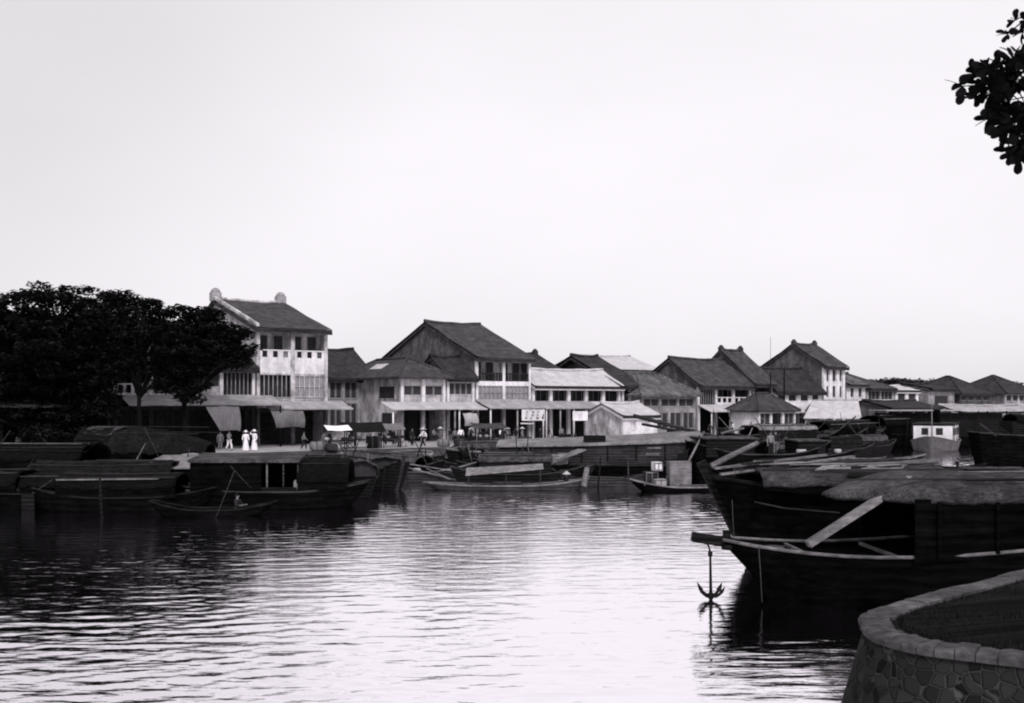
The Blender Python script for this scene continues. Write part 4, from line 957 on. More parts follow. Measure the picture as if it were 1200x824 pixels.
b13b.mat_roof(.15,.75,2.6,.9,.9,'thatch_dk',wall='wood_blk')
for i,(p0,p1) in enumerate((((966,518),(1003,488)),((1012,520),(992,494)),((955,512),(946,530)),((1000,512),(1016,502)))):
    pole(P(*p0,124), P(*p1,124.5), .12, ['spar slanting up to the right over the cluttered black junk','spar slanting up to the left over the cluttered black junk','short pale prop at the left end of the cluttered black junk','short spar end at the right of the cluttered black junk'][i], 'spar', 'wood_md','spar','spars over the cluttered black junk')
b13c = Boat('deckhouse_junk', 'black junk moored below the pavilion with a pale plank roof', 'junk', (30.0, 113, 0), R(20), 15, 4.4, 1.8, bow=1.2, stern=.8, mt='wood_blk', rail='wood_md', group=bg_)
b13c.mat_roof(.2,.7,2.9,.5,.9,'thatch_lt',wall='wood_dk')
b13d = Boat('thatched_boat', 'dark mat roofed boat moored left of the white launch against the quay', 'houseboat', (50.5, 135.5, 0), R(33), 13, 4.6, 1.6, bow=1.0, stern=.9, mt='wood_blk', rail='wood_dk', group=bg_)
b13d.mat_roof(.15,.85,2.9,1.2,.95,'thatch_dk',wall='wood_blk')
b15 = Boat('sampan', 'slender dark sampan with a thin pole, crossing the bright water at right', 'sampan', (36.2, 101, 0), R(-4), 9.0, 1.5, .25, bow=.5, stern=.2, ewb=.08, ews=.1, mt='wood_dk', rail='wood_lt', group=bg_, open_=True)
pole(P(1032,524,100.8), P(1044,542,100.6), .04, 'thin dark pole dipping into the water by the slender sampan', 'pole', 'wood_dk')
# launch
b16 = Boat('steam_launch', 'grey hulled launch with a white cabin and thin mast, bow towards the viewer', 'launch', (51.3, 124, 0), R(-118), 13, 5.4, 1.2, bow=.7, stern=.4, bov=1.0, sov=.6, ewb=.06, ews=.5, mt='paint_g', rail='wood_lt', deck='wood_md', group=bg_)
m = MB(); m.box(-4.5,3.2,-2.15,2.15,1.1,3.05); b16.part(m,'cabin','paint_w')
for y0,y1 in ((-1.25,-.5),(.35,1.1)): MB().box(3.2,3.23,y0,y1,2.0,2.8).build('window', M['shade'], b16.h)
for x in (-3.6,-2.2,-.8,.6,1.9):
    for sg in (-1,1): MB().box(x-.4,x+.4,min(sg*2.15,sg*2.18),max(sg*2.15,sg*2.18),1.9,2.75).build('window', M['shade'], b16.h)
MB().box(-5.2,3.3,-2.3,2.3,3.25,3.36).build('canopy', M['wood_md'], b16.h)
for x in (-5.0,-2,1,3.15):
    for y in (-2.22,2.22): MB().tube([(x,y,1.2),(x,y,3.25)], .05, 6).build('canopy_post', M['wood_md'], b16.h)
MB().tube([(4.3,0,1.6),(4.3,0,6.2)], [.07,.04], 7).build('mast', M['wood_lt'], b16.h)
m = MB().lathe([(.4,0),(.4,1.5),(.46,1.5),(.46,1.6),(.36,1.6)], (-1.5,0,3.36), 12); b16.part(m,'funnel','wood_dk')
b16b = Boat('flat_barge', 'long low barge with a pale flat roof moored behind the white launch', 'barge', (57, 136, 0), R(8), 19, 5, 1.4, bow=.5, stern=.5, mt='wood_blk', rail='wood_dk', group=bg_)
MB().box(-9,8.5,-2.4,2.4,4.7,4.82).build('flat_roof', M['tin_grey'], b16b.h)
for x in (-8,-4,0,4,8): MB().tube([(x,-2.1,1.2),(x,-2.1,4.7)], .09, 6).build('roof_post', M['wood_dk'], b16b.h); MB().tube([(x,2.1,1.2),(x,2.1,4.7)], .09, 6).build('roof_post', M['wood_dk'], b16b.h)
MB().box(-8.5,8,-1.2,1.8,1.2,4.4).build('cargo_house', M['wood_dk'], b16b.h)
b17 = Boat('cargo_junk', 'black barge hull cut by the right edge, in front of the white launch', 'barge', (52.4, 97, 0), R(-3), 17, 4.6, 2.7, bow=.4, stern=.3, bov=.8, sov=.5, ewb=.5, ews=.6, mt='wood_blk', rail='wood_md', railr=.1, deck='wood_dk', group=bg_)
m = MB(); m.box(-5.5,3,-1.5,1.5,2.6,4.1); b17.part(m,'cargo_house','wood_dk')
b17.mat_roof(.2,.68,4.1,.7,.75,'thatch_dk')
rs17 = random.Random(4)
for i in range(9):
    x = -7.0+i*1.5+rs17.uniform(-.3,.3); MB().beam((x,-1.9,2.75),(x+rs17.uniform(-1.6,1.6),-1.2,3.2+rs17.uniform(.3,1.4)), .14, .14).build('cargo_frame', M['wood_dk' if i%3 else 'wood_md'], b17.h)
for i in range(7):
    x = -6.8+i*1.9; MB().lathe([(.5,0),(.75,.25),(.7,.5),(.35,.75+.2*(i%2)),(.1,.85+.2*(i%2))], (x+rs17.uniform(-.4,.4),-.9,2.6), 9).build('cargo_heap', M['wood_dk'], b17.h)
b18 = Boat('sampan', 'tiny sampan with a seated rower on the bright water at the far right', 'sampan', (38.6, 88.5, 0), R(10), 5.2, 1.1, .25, bow=.3, stern=.3, mt='wood_blk', rail='wood_dk', group=bg_, open_=True)
b19 = Boat('sampan', 'grey sampan tucked under the side of the deckhouse junk stern', 'sampan', (6.4, 72.5, 0), R(174), 7.5, 1.8, .5, bow=.7, stern=.5, mt='wood_md', rail='wood_md', group=bg_, open_=True)
pole(P(684,570,68.6), P(688,548,69.0), .22, 'thick pale fender log hanging at the bow of the mat awning sampan', 'fender_log', 'wood_lt', 'log')


for B in (b3, b3b, b7, b8, b8b, b9, b9b, b10, b10b, b11, b12, b13, b13b, b13c, b1, b2):
    x = -B.L/2
    MB().box(x-.75, x-.06, -.05, .05, -.5, B.z(0)*.72).build('rudder', M['wood_dk'], B.h)
    MB().tube([(x-.2,0,B.z(0)*.7),(x+.9,.05,B.z(0)+.42)], .05, 6).build('tiller', M['wood_md'], B.h)
    MB().lathe([(.3,0),(.34,.05),(.3,.12),(.2,.13),(.16,.05)], (B.L/2-1.6, .2, B.z(.93)-.14), 14).build('rope_coil', M['rope'], B.h)
for B, oars in ((b4,2),(b4b,2),(b5,1),(b6,1),(b7b,0),(b15,1),(b18,1),(b19,1)):
    for q in range(oars):
        x = -B.L*.2 + q*B.L*.3
        MB().tube([(x, -.3, B.fb+.05),(x+2.2, .35, B.fb+.16),(x+2.6,.45,B.fb+.2)], [.03,.03,.07], 6).build('paddle', M['wood_lt'], B.h)
rb = random.Random(17)
for B, n_ in ((b13,5),(b13b,6),(b13c,5),(b13d,5),(b17,4),(b3b,4),(b9,3),(b8,3),(b10b,3),(b16b,4),(b12,3),(b11,3),(b5,3),(b4b,3)):
    for q in range(n_):
        x = rb.uniform(-.38,.30)*B.L; y = rb.uniform(-.35,.35)*B.B; z0 = B.fb+.1; an_ = rb.uniform(-.9,.9); l = rb.uniform(1.8,3.6)
        MB().tube([(x,y,z0),(x+l*math.sin(an_)*.5,y+.05,z0+l*math.cos(an_)*.5+.04),(x+l*math.sin(an_),y+rb.uniform(-.3,.3),z0+l*math.cos(an_))], [.05,.045,.03], 6).build('bamboo_pole', M[rb.choice(('wood_dk','wood_md','wood_md','wood_lt'))], B.h)
    for q in range(2):
        x = rb.uniform(-.4,.4)*B.L; r_ = rb.uniform(.25,.42)
        MB().lathe([(r_*.7,0),(r_,r_*.5),(r_*.95,r_),(r_*.8,r_*1.15),(r_*.7,r_*1.1)], (x, -B.B*.30, B.fb-.1), 10).build('deck_basket', M[rb.choice(('wood_md','straw','wood_dk'))], B.h)
# more craft along the bank
b20 = Boat('sampan', 'low pale railed sampan against the bank, left of the walker in white', 'sampan', (-8.2, 86.0, 0), R(24), 9.5, 2.0, .9, bow=.5, stern=.5, mt='wood_dk', rail='wood_lt', deck='wood_md', group=bg_, open_=True)
b20.mat_roof(.3,.65,1.4,.45,.95,'thatch_lt',wall='wood_dk')
b21 = Boat('sampan', 'dark sampan with a short mat hood against the bank, right of the walker in white', 'sampan', (-2.6, 88.5, 0), R(28), 10, 2.2, .9, bow=.6, stern=.5, mt='wood_dk', rail='wood_md', deck='wood_md', group=bg_, open_=True)
b21.mat_roof(.25,.7,1.5,.6,.95,'thatch',wall='wood_dk',sag=.12)
b22 = Boat('hooded_boat', 'dark boat with a rough mat roof between the hooded boats and the tilted plank sampan', 'houseboat', (-8.9, 78.5, 0), R(-35), 9.5, 2.5, .8, bow=.8, stern=.5, mt='wood_dk', rail='wood_md', group=bg_)
b22.mat_roof(.25,.8,1.3,.6,.95,'thatch',wall='wood_dk',sag=.14)
for i,(px,py0,py1,Y,lb) in enumerate([(497,527,566,78,'dark mooring post standing in the water below the walker in white'),(470,548,572,75,'leaning mooring post left of the tilted plank sampan'),(556,520,552,80,'mooring post left of the deckhouse junk stern'),(700,535,577,70.5,'mooring post by the fender log'),(447,545,580,66,'mooring post beside the end-on boats'),(120,560,606,52.5,'dark mooring post in front of the left thatched boats'),(1062,488,524,126,'mooring post left of the white launch'),(1136,500,526,122,'mooring post right of the white launch')]):
    p = P(px,py1,Y); pole((p.x,Y,-.5), P(px+random.choice((-3,2,4)),py0,Y), .07, lb, 'mooring_post', 'wood_dk', 'mooring post', 'mooring posts')

# the jumble of small craft between the larger hulls
rk = random.Random(31)
for (px,Y,yaw,L,mt,rf,lb) in [(597,81,14,8.5,'wood_dk','thatch','small dark sampan with a short mat hood at the stern of the deckhouse junk'),(640,74.3,-8,7.5,'wood_md','thatch_lt','small sampan with a pale mat between the mat awning sampan and the deckhouse junk'),
     (560,84,30,8.0,'wood_dk','thatch_mid','dark sampan nosed to the bank behind the dark roofed sampan'),
     (846,92,12,10,'wood_blk','thatch','black mat roofed boat behind the bow of the deckhouse junk'),(884,101,24,10,'wood_dk','thatch_mid','dark mat roofed boat below the left side of the pavilion'),
     (940,97,-6,10,'wood_blk','thatch_b','black boat with a worn mat roof below the market hall'),(985,110,28,10,'wood_dk','thatch_mid','dark boat with a grey mat hood left of the cluttered black junk'),
     (1018,118,30,9,'wood_dk','thatch','dark mat hooded boat just left of the white launch')]:
    p = P(px,0,Y); B = Boat('sampan', lb, 'sampan', (p.x,Y,0), R(yaw), L, 2.3, .8, bow=.7, stern=.5, mt=mt, rail='wood_md', deck='wood_dk', group=bg_)
    B.mat_roof(.25,.72,1.5,.6,.95,rf,wall='wood_dk',sag=.13,flare=.3)
    for q in range(3):
        x = rk.uniform(-.35,.3)*L; l = rk.uniform(1.6,3.2); an_ = rk.uniform(-1,1)
        MB().tube([(x,.2,.8),(x+l*math.sin(an_),.3,.8+l*math.cos(an_))], [.045,.03], 6).build('bamboo_pole', M[rk.choice(('wood_dk','wood_md','wood_lt'))], B.h)
    MB().lathe([(.25,0),(.36,.2),(.33,.4),(.28,.45)], (L*.33, .1, 1.0), 10).build('deck_basket', M['straw' if rk.random() < .4 else 'wood_md'], B.h)
# ------------------------------------------------------------------ stone bastion at lower right
line = [(45,40),(30,29),(20,23.2),(14,19.6),(10,17.2),(7.9,15.8),(6.4,14.5),(5.3,13.55),(4.7,13.0),(4.3,12.5),(4.12,12.05),(4.07,11.6),(4.15,11.2),(4.4,10.88),(4.8,10.6),(5.2,10.35),(6.5,9.65),(9,8.6),(14,6.6),(22,3.5),(34,0)]
def smooth(pts, n=5):
    out = []
    for i in range(len(pts)-1):
        p0 = Vector(pts[max(i-1,0)]); p1 = Vector(pts[i]); p2 = Vector(pts[i+1]); p3 = Vector(pts[min(i+2,len(pts)-1)])
        for k in range(n):
            t = k/n
            out.append(.5*((2*p1)+(p2-p0)*t+(2*p0-5*p1+4*p2-p3)*t*t+(3*p1-p0-3*p2+p3)*t**3))
    out.append(Vector(pts[-1])); return out
L_ = smooth(line)
def nrm(i):
    d = L_[min(i+1,len(L_)-1)]-L_[max(i-1,0)]; d.normalize(); return Vector((-d.y, d.x))    # inward? fixed below
sgn = 1 if (Vector((20,14))-L_[50]).dot(nrm(50)) > 0 else -1
ZC = 3.4
inn = [p + nrm(i)*sgn*.34 for i, p in enumerate(L_)]
bas = thing('stone_bastion', 'curved rubble stone embankment wall with a pale coping at the lower right corner', 'retaining wall', (L_[55].x, L_[55].y, 0))
o0 = Vector((L_[55].x, L_[55].y, 0))
def l3(p, z): return Vector((p.x, p.y, z)) - o0
vs = []; fs = []
lv = [ZC-.10, 3.0, 2.5, 1.8, 1.0, .2, -.6]
for i, p in enumerate(L_):
    n_ = -nrm(i)*sgn
    for z in lv: vs.append(l3(p + n_*(.28*(ZC-.10-z)-.03) , z))
k_ = len(lv)
for i in range(len(L_)-1):
    for k in range(k_-1): fs.append((i*k_+k,(i+1)*k_+k,(i+1)*k_+k+1,i*k_+k+1))
MB().add(vs, fs, True).build('wall', M['rubble'], bas)
cm = MB(); rj = random.Random(8); i = 0
while i < len(L_)-1:
    nb = 2 if 35 < i < 70 else 3
    e_ = min(i+nb, len(L_)-1); dz_ = rj.uniform(-.014,.012); jo = rj.uniform(-.014,.016); ji = rj.uniform(-.035,.03); vs = []; fs = []
    for q_ in range(i, e_+1):
        p = L_[q_].copy(); q = inn[q_].copy(); n_ = -nrm(q_)*sgn
        t_ = (L_[min(q_+1,len(L_)-1)]-L_[max(q_-1,0)]).normalized()
        if q_ == i: p += t_*.005; q += t_*.005
        if q_ == e_: p -= t_*.005; q -= t_*.005
        jj = rj.uniform(-.01,.01)
        vs += [l3(p+n_*(.02+jo), ZC-.10), l3(p+n_*(.035+jo), ZC-.03+dz_), l3(p+n_*(.01+jo), ZC+dz_+jj), l3(p.lerp(q,.5), ZC+.012+dz_+jj), l3(q-n_*ji, ZC-.005+dz_+jj), l3(q-n_*ji, ZC-.16)]
    m_ = e_-i
    for a_ in range(m_):
        for k in range(5): fs.append((a_*6+k,(a_+1)*6+k,(a_+1)*6+k+1,a_*6+k+1))
    fs += [tuple(range(6)), tuple(m_*6+k for k in range(6))]
    cm.add(vs, fs); i = e_
cm.build('coping', M['coping'], bas)
# ground inside and the bank behind it
m = MB(); c = Vector((26, 17))
vs = []; fs = []; nr = 9
for i, p in enumerate(inn):
    for k in range(nr):
        t = (k/(nr-1))**1.4; q = p.lerp(c, t); z = ZC-.015 + .04*math.sin(q.x*3+q.y*2) + (.25*t) + random.uniform(-.03,.03)
        vs.append((q.x, q.y, z if k else ZC-.03))
for i in range(len(inn)-1):
    for k in range(nr-1): fs.append((i*nr+k,(i+1)*nr+k,(i+1)*nr+k+1,i*nr+k+1))
tag(m.add(vs, fs, True).build('bank_ground', M['lawn'], fix=False), kind='structure')
g = MB(); rg = random.Random(3); cnt = 0
while cnt < 9000:
    i = rg.randrange(10, len(inn)-8); t = rg.random()**1.6*.55; p = inn[i].lerp(c, t*1.0 + .004)
    if p.x > 16 or p.y > 24: 
        continue
    cnt += 1; a = rg.uniform(0, 6.28); l = rg.uniform(.03,.10); wd = .006; z = ZC-.03+.25*t*t
    d = Vector((math.cos(a), math.sin(a), 0)); e = Vector((-d.y, d.x, 0)); b = Vector((p.x, p.y, z))
    g.add([b-e*wd, b+e*wd, b+d*l*.5+Vector((0,0,l))], [(0,1,2)])
tag(g.build('grass', M['leaf'], fix=False), 'short dark grass on the ground behind the bastion coping', 'grass', kind='stuff')

# ------------------------------------------------------------------ trees
def leaf_cloud(m, c, r, n, size, rng, flat=.35):
    for _ in range(n):
        while True:
            p = Vector((rng.uniform(-1,1), rng.uniform(-1,1), rng.uniform(-1,1)))
            if .25 < p.length < 1: break
        p = Vector((p.x*r[0], p.y*r[1], p.z*r[2])) + c
        q = Quaternion((rng.uniform(-1,1), rng.uniform(-1,1), rng.uniform(-1,1)), rng.uniform(-1.0,1.0))
        a = rng.uniform(0, 6.28); L = size*rng.uniform(.6,1.3); w = L*.42
        d = q @ Vector((math.cos(a), math.sin(a), 0)); e = q @ Vector((-math.sin(a), math.cos(a), 0))
        m.add([p-d*L*.5, p+e*w*.5, p+d*L*.5-Vector((0,0,L*.15)), p-e*w*.5], [(0,1,2,3)])

def street_tree(label, px, Y, clumps, trunk_r=.32, leaf=.55, dens=.75, seed=1, group='street trees on the quay'):
    """clumps: (px, py, half width px, half height px, depth offset)"""
    rng = random.Random(seed); base = P(px, 0, Y); base.z = ZQ
    t = thing('street_tree', label, 'tree', base, 0, group)
    cr = MB(); tk = MB()
    top = sum(c[1] for c in clumps)/len(clumps); ztop = P(0, top, Y).z-ZQ
    fork = ztop*.5
    tk.tube([(0,0,-.2),(.08,0,fork*.4),(-.05,.1,fork*.8),(0,0,fork)], [trunk_r*1.3,trunk_r,trunk_r*.8,trunk_r*.75], 9)
    for (cx, cy, hw, hh, dy) in clumps:
        c = P(cx, cy, Y)-base; c.y = dy
        rx = hw/F*Y; rz = hh/F*Y
        mid = Vector((c.x*.45, c.y*.45, fork + (c.z-fork)*.45))
        tk.tube([(0,0,fork*.93), mid, (c.x,c.y,c.z-rz*.2)], [trunk_r*.5, trunk_r*.3, .05], 6)
        nsub = max(10, int(rx*rz*6.0))
        for _ in range(nsub):
            a = rng.uniform(0,6.28); rr = math.sqrt(rng.random())
            q = c + Vector((rx*.82*rr*math.cos(a), rx*.8*rr*math.sin(a), rz*.85*rng.uniform(-1,1)*(1-rr*.35)))
            s = rng.uniform(.6,1.05)
            leaf_cloud(cr, q, (1.15*s,1.15*s,.42*s), int(105*dens*s), leaf, rng)
            if rng.random() < .35: tk.tube([mid, (mid+q)/2+Vector((0,0,.2)), q], [.09,.06,.03], 5)
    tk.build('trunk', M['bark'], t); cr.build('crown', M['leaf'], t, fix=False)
street_tree('biggest dark street tree, its crown the highest at the left of the photo', 72, 88,
    [(72,345,46,16,0),(110,352,40,22,1),(30,358,36,20,-1),(72,380,66,26,0),(20,395,40,30,1),(112,392,34,34,-1),(60,425,60,30,0),(95,440,36,40,2),(20,440,30,25,-2),(66,400,40,40,-3),(60,462,62,22,1),(105,478,28,20,1),(40,484,40,18,-1),(85,492,36,14,0),(126,440,20,34,-1),(128,478,22,16,-1),(20,505,40,12,-1),(75,508,44,12,-1)], .42, seed=2)
street_tree('street tree with a slim bare trunk showing in front of the pale balcony', 163, 87,
    [(150,352,30,12,0),(172,362,32,16,1),(140,372,26,22,-1),(168,385,38,20,0),(190,378,26,20,1),(185,408,34,20,0),(150,402,26,14,0),(206,395,22,18,0),(200,425,24,14,1),(150,425,16,10,0),(135,410,20,14,1),(178,430,16,10,1)], .22, seed=5)
street_tree('right hand street tree with a drooping crown against the tall balconied shophouse', 216, 88,
    [(222,364,22,9,0),(232,372,28,12,1),(215,384,24,14,0),(250,384,26,14,0),(268,398,22,12,1),(232,405,40,20,0),(262,414,26,12,0),(220,430,30,16,0),(205,448,22,20,0),(222,462,14,14,-1),(247,368,14,7,0),(278,392,16,7,0),(285,412,14,8,0),(240,388,40,14,1),(212,420,30,16,1),(196,446,18,16,0),(232,446,14,14,0),(270,425,20,8,0)], .26, seed=8)
street_tree('dark street tree rising from the left edge of the photo', -14, 86,
    [(-10,362,34,16,0),(-40,372,40,24,1),(-12,395,44,28,0),(-60,400,40,30,1),(-20,430,44,26,0),(-60,440,40,26,0),(-5,462,30,18,0),(-10,486,34,16,0)], .36, seed=11)
street_tree('far left street tree mostly outside the photo', -120, 80,
    [(-110,360,60,26,0),(-120,400,80,34,1),(-90,440,60,34,-1),(-150,430,60,34,-1)], .36, seed=13)
# distant trees at the bend
def far_tree(px, py, hw, Y, label, seed):
    rng = random.Random(seed); base = P(px, 0, Y); base.z = ZQ; t = thing('distant_tree', label, 'tree', base, 0, 'trees beyond the bend of the river')
    zt = P(0, py, Y).z-ZQ; rx = hw/F*Y; cr = MB(); tk = MB()
    tk.tube([(0,0,-.2),(.1,0,zt*.7)], [.35,.18], 7); tk.build('trunk', M['bark'], t)
    for _ in range(110):
        a = rng.uniform(0,6.28); rr = math.sqrt(rng.random()); q = Vector((rx*rr*math.cos(a), rx*rr*math.sin(a), zt*(.97-.7*rng.random()) - rr*zt*.1))
        leaf_cloud(cr, q, (2.0,2.0,1.4), 170, .85, rng)
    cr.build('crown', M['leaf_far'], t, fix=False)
for i,(px,py,hw,Y,lb) in enumerate([(1046,445,20,205,'distant round tree above the small white gabled house'),(1072,446,24,215,'distant tree just right of the small white gabled house'),(1096,448,22,220,'distant tree behind the plain grey warehouse'),
        (1026,446,14,210,'distant tree showing over the grey roofed shophouse'),(1185,450,26,230,'distant tree behind the rightmost hip roof')]):
    far_tree(px,py,hw,Y,lb,40+i)

# the broad-leaved tree whose twigs hang in at the upper right
def near_tree():
    rng = random.Random(21)
    base = Vector((10.6, 14.2, 3.3)); t = thing('almond_tree', 'near broad leaved tree whose leafy twigs hang in at the upper right corner', 'tree', base)
    tk = MB(); cr = MB()
    tk.tube([(0,0,-.2),(.05,.1,2.2),(-.1,.1,4.6),(.1,0,7.4),(.05,0,9.2)], [.3,.24,.2,.15,.07], 10)
    lp = [(0,.012),(.12,.035),(.3,.075),(.5,.115),(.68,.135),(.82,.125),(.93,.08),(1,0)]
    def leaf(p, d, s, roll):
        d = d.normalized(); e = d.cross(Vector((0,0,1)));
        if e.length < .05: e = Vector((1,0,0))
        e.normalize(); q = Quaternion(d, roll); e = q @ e; n = e.cross(d)
        vs = []
        for u, w in lp: vs += [p+d*u*s+e*w*s*1.9+n*(-.18*u*u*s), p+d*u*s-n*.03*s+n*(-.18*u*u*s), p+d*u*s-e*w*s*1.9+n*(-.18*u*u*s)]
        fs = []
        for i in range(len(lp)-1): fs += [(i*3,i*3+1,i*3+4,i*3+3),(i*3+1,i*3+2,i*3+5,i*3+4)]
        cr.add(vs, fs)
    def rosette(p, ax, n=7, s=.2):
        ax = ax.normalized(); u = ax.cross(Vector((.3,.9,.2))).normalized(); v = ax.cross(u)
        for k in range(n):
            a = 6.283*k/n + rng.uniform(-.3,.3); sp = rng.uniform(.5,1.3)
            leaf(p, ax*.55 + (u*math.cos(a)+v*math.sin(a))*sp, s*rng.uniform(.55,1.4), rng.uniform(-1.4,1.4))
    def limb(a, b, r0, r1, sag=.1, n=4):
        a = Vector(a); b = Vector(b); pts = [a.lerp(b, q/n) + Vector((rng.uniform(-.06,.06), rng.uniform(-.06,.06), sag*math.sin(math.pi*q/n)+rng.uniform(-.04,.04)))*(0 < q < n) for q in range(n+1)]
        tk.tube(pts, [r0+(r1-r0)*q/n for q in range(n+1)], 6); return pts
    tg = [(1128,101),(1142,86),(1146,112),(1158,80),(1163,98),(1170,76),(1168,118),(1178,90),(1176,108),(1188,72),(1186,100),(1190,84),(1196,66),(1194,118),(1160,110),(1172,100),(1150,97),(1204,95),(1204,80),(1182,118)]
    tg2 = [(1162,138),(1172,146),(1182,134),(1190,150),(1178,156),(1186,178),(1194,170),(1200,142),(1206,160),(1204,184),(1196,128),(1168,132)]
    tg3 = [(1181,40),(1190,24),(1198,38),(1206,26),(1212,44)]
    tg = tg + [(x+rng.uniform(-6,8), y+rng.uniform(-8,8)) for x,y in tg if x > 1155]
    tg2 = tg2 + [(x+rng.uniform(-2,8), y+rng.uniform(-7,7)) for x,y in tg2]
    # each leafy spray hangs from a limb that runs out past it; the twigs fork off along the limb
    for tgs, root, tip, s_ in ((tg,(-.1,.1,4.9),(1158,97),.17), (tg2,(-.05,.1,4.2),(1186,158),.17), (tg3,(.05,0,6.4),(1196,33),.12)):
        pts = limb(root, P(tip[0]+26, tip[1], 12.1)-base, .09, .028, .25, 8)
        pts += limb(pts[-1], P(*tip, 12.0)-base, .028, .012, .02, 3)[1:]
        for q in pts[2:]:
            w_ = base+q
            if (w_.x/w_.y*F+CX) < 1225: continue
            for _ in range(5):
                p = q + Vector((rng.uniform(-.3,.35), rng.uniform(-.4,.4), rng.uniform(-.25,.35))); w_ = base+p
                if (w_.x/w_.y*F+CX) < 1222: continue
                tk.tube([q, p], [.010,.005], 4); rosette(p, (p-q)+Vector((0,0,.1)), 8, s_)
        for px, py in tgs:
            p = P(px,py,12.0+rng.uniform(-.55,.55))-base
            near_ = sorted(pts, key=lambda q: (q-p).length + max(0, p.x-q.x)*.0)[:3]; hub = rng.choice(near_)
            limb(hub, p, .013, .006, .03, 3)
            ax = (p-hub).normalized()*.6 + Vector((-.2,rng.uniform(-.5,.5),rng.uniform(-.25,.2)))
            rosette(p, ax, rng.choice((6,7,8)), s_)
    # the rest of the crown, out of the frame to the right
    for k in range(16):
        z0 = 4.4+4.4*k/16; an_ = k*2.4+rng.uniform(-.3,.3); L_b = (3.4-.17*k)*rng.uniform(.85,1.1)
        e = Vector((L_b*math.cos(an_), L_b*math.sin(an_), z0+rng.uniform(.5,1.2)))
        we = base+e
        if (we.x/we.y*F+CX) < 1262: 
            e = Vector((e.x*.35+.3, abs(e.y)*.8+.8, e.z))
        pts = limb((0,0,min(z0,8.8)), e, .07, .02, .2, 6)
        for q in pts[2:]:
            for _ in range(4):
                p = q + Vector((rng.uniform(-.9,.9), rng.uniform(-.9,.9), rng.uniform(-.35,.6))); w_ = base+p
                if (w_.x/w_.y*F+CX) < 1240: continue
                limb(q, p, .016, .007, .05, 3)
                for _ in range(3):
                    p2 = p + Vector((rng.uniform(-.3,.3), rng.uniform(-.3,.3), rng.uniform(-.15,.25)))
                    tk.tube([p, p2], [.007,.004], 4); rosette(p2, (p2-p)+Vector((0,0,.15)), 8, .2)
    tk.build('trunk', M['bark'], t); cr.build('crown', M['leaf_near'], t, fix=False)
near_tree()

# ------------------------------------------------------------------ people
import functools
SK = dict(stand=dict(hipL=(.09,0,.86),kneeL=(.10,.02,.46),ankL=(.10,0,.07),toeL=(.11,-.16,.03),hipR=(-.09,0,.86),kneeR=(-.10,.02,.46),ankR=(-.10,.0,.07),toeR=(-.11,-.16,.03),
        shL=(.19,0,1.36),elL=(.25,.03,1.08),wrL=(.25,-.06,.84),shR=(-.19,0,1.36),elR=(-.25,.03,1.08),wrR=(-.25,-.06,.84)))
SK['walk'] = dict(SK['stand'], kneeL=(.10,-.16,.48),ankL=(.10,-.22,.09),toeL=(.11,-.37,.06),kneeR=(-.10,.06,.46),ankR=(-.10,.28,.13),toeR=(-.11,.17,.03),elL=(.24,.16,1.1),wrL=(.25,.16,.86),elR=(-.24,-.1,1.1),wrR=(-.24,-.3,.93))
SK['carry'] = dict(SK['walk'], elL=(.28,-.05,1.12),wrL=(.14,-.18,1.36))
SK['hat'] = dict(SK['stand'], elR=(-.42,-.06,1.36),wrR=(-.22,-.08,1.60))
SK['sit'] = dict(SK['stand'], kneeL=(.16,-.40,.90),ankL=(.15,-.34,.50),toeL=(.15,-.50,.47),kneeR=(-.16,-.40,.90),ankR=(-.15,-.34,.50),toeR=(-.15,-.50,.47),elL=(.27,-.12,1.1),wrL=(.2,-.38,1.12),elR=(-.27,-.12,1.1),wrR=(-.2,-.38,1.12))
def skin(name, verts, edges, radii, sub=1):
    me = bpy.data.meshes.new(name); me.from_pydata(verts, edges, [])
    o = bpy.data.objects.new(name, me); COL.objects.link(o)
    md = o.modifiers.new('s', 'SKIN'); md.use_smooth_shade = True
    for i, r in enumerate(radii): me.skin_vertices[0].data[i].radius = r if isinstance(r, tuple) else (r, r)
    me.skin_vertices[0].data[0].use_root = True
    if sub: sb = o.modifiers.new('b', 'SUBSURF'); sb.levels = sub
    dg = bpy.context.evaluated_depsgraph_get(); ev = o.evaluated_get(dg)
    out = bpy.data.meshes.new_from_object(ev)
    bpy.data.objects.remove(o); bpy.data.meshes.remove(me)
    return out
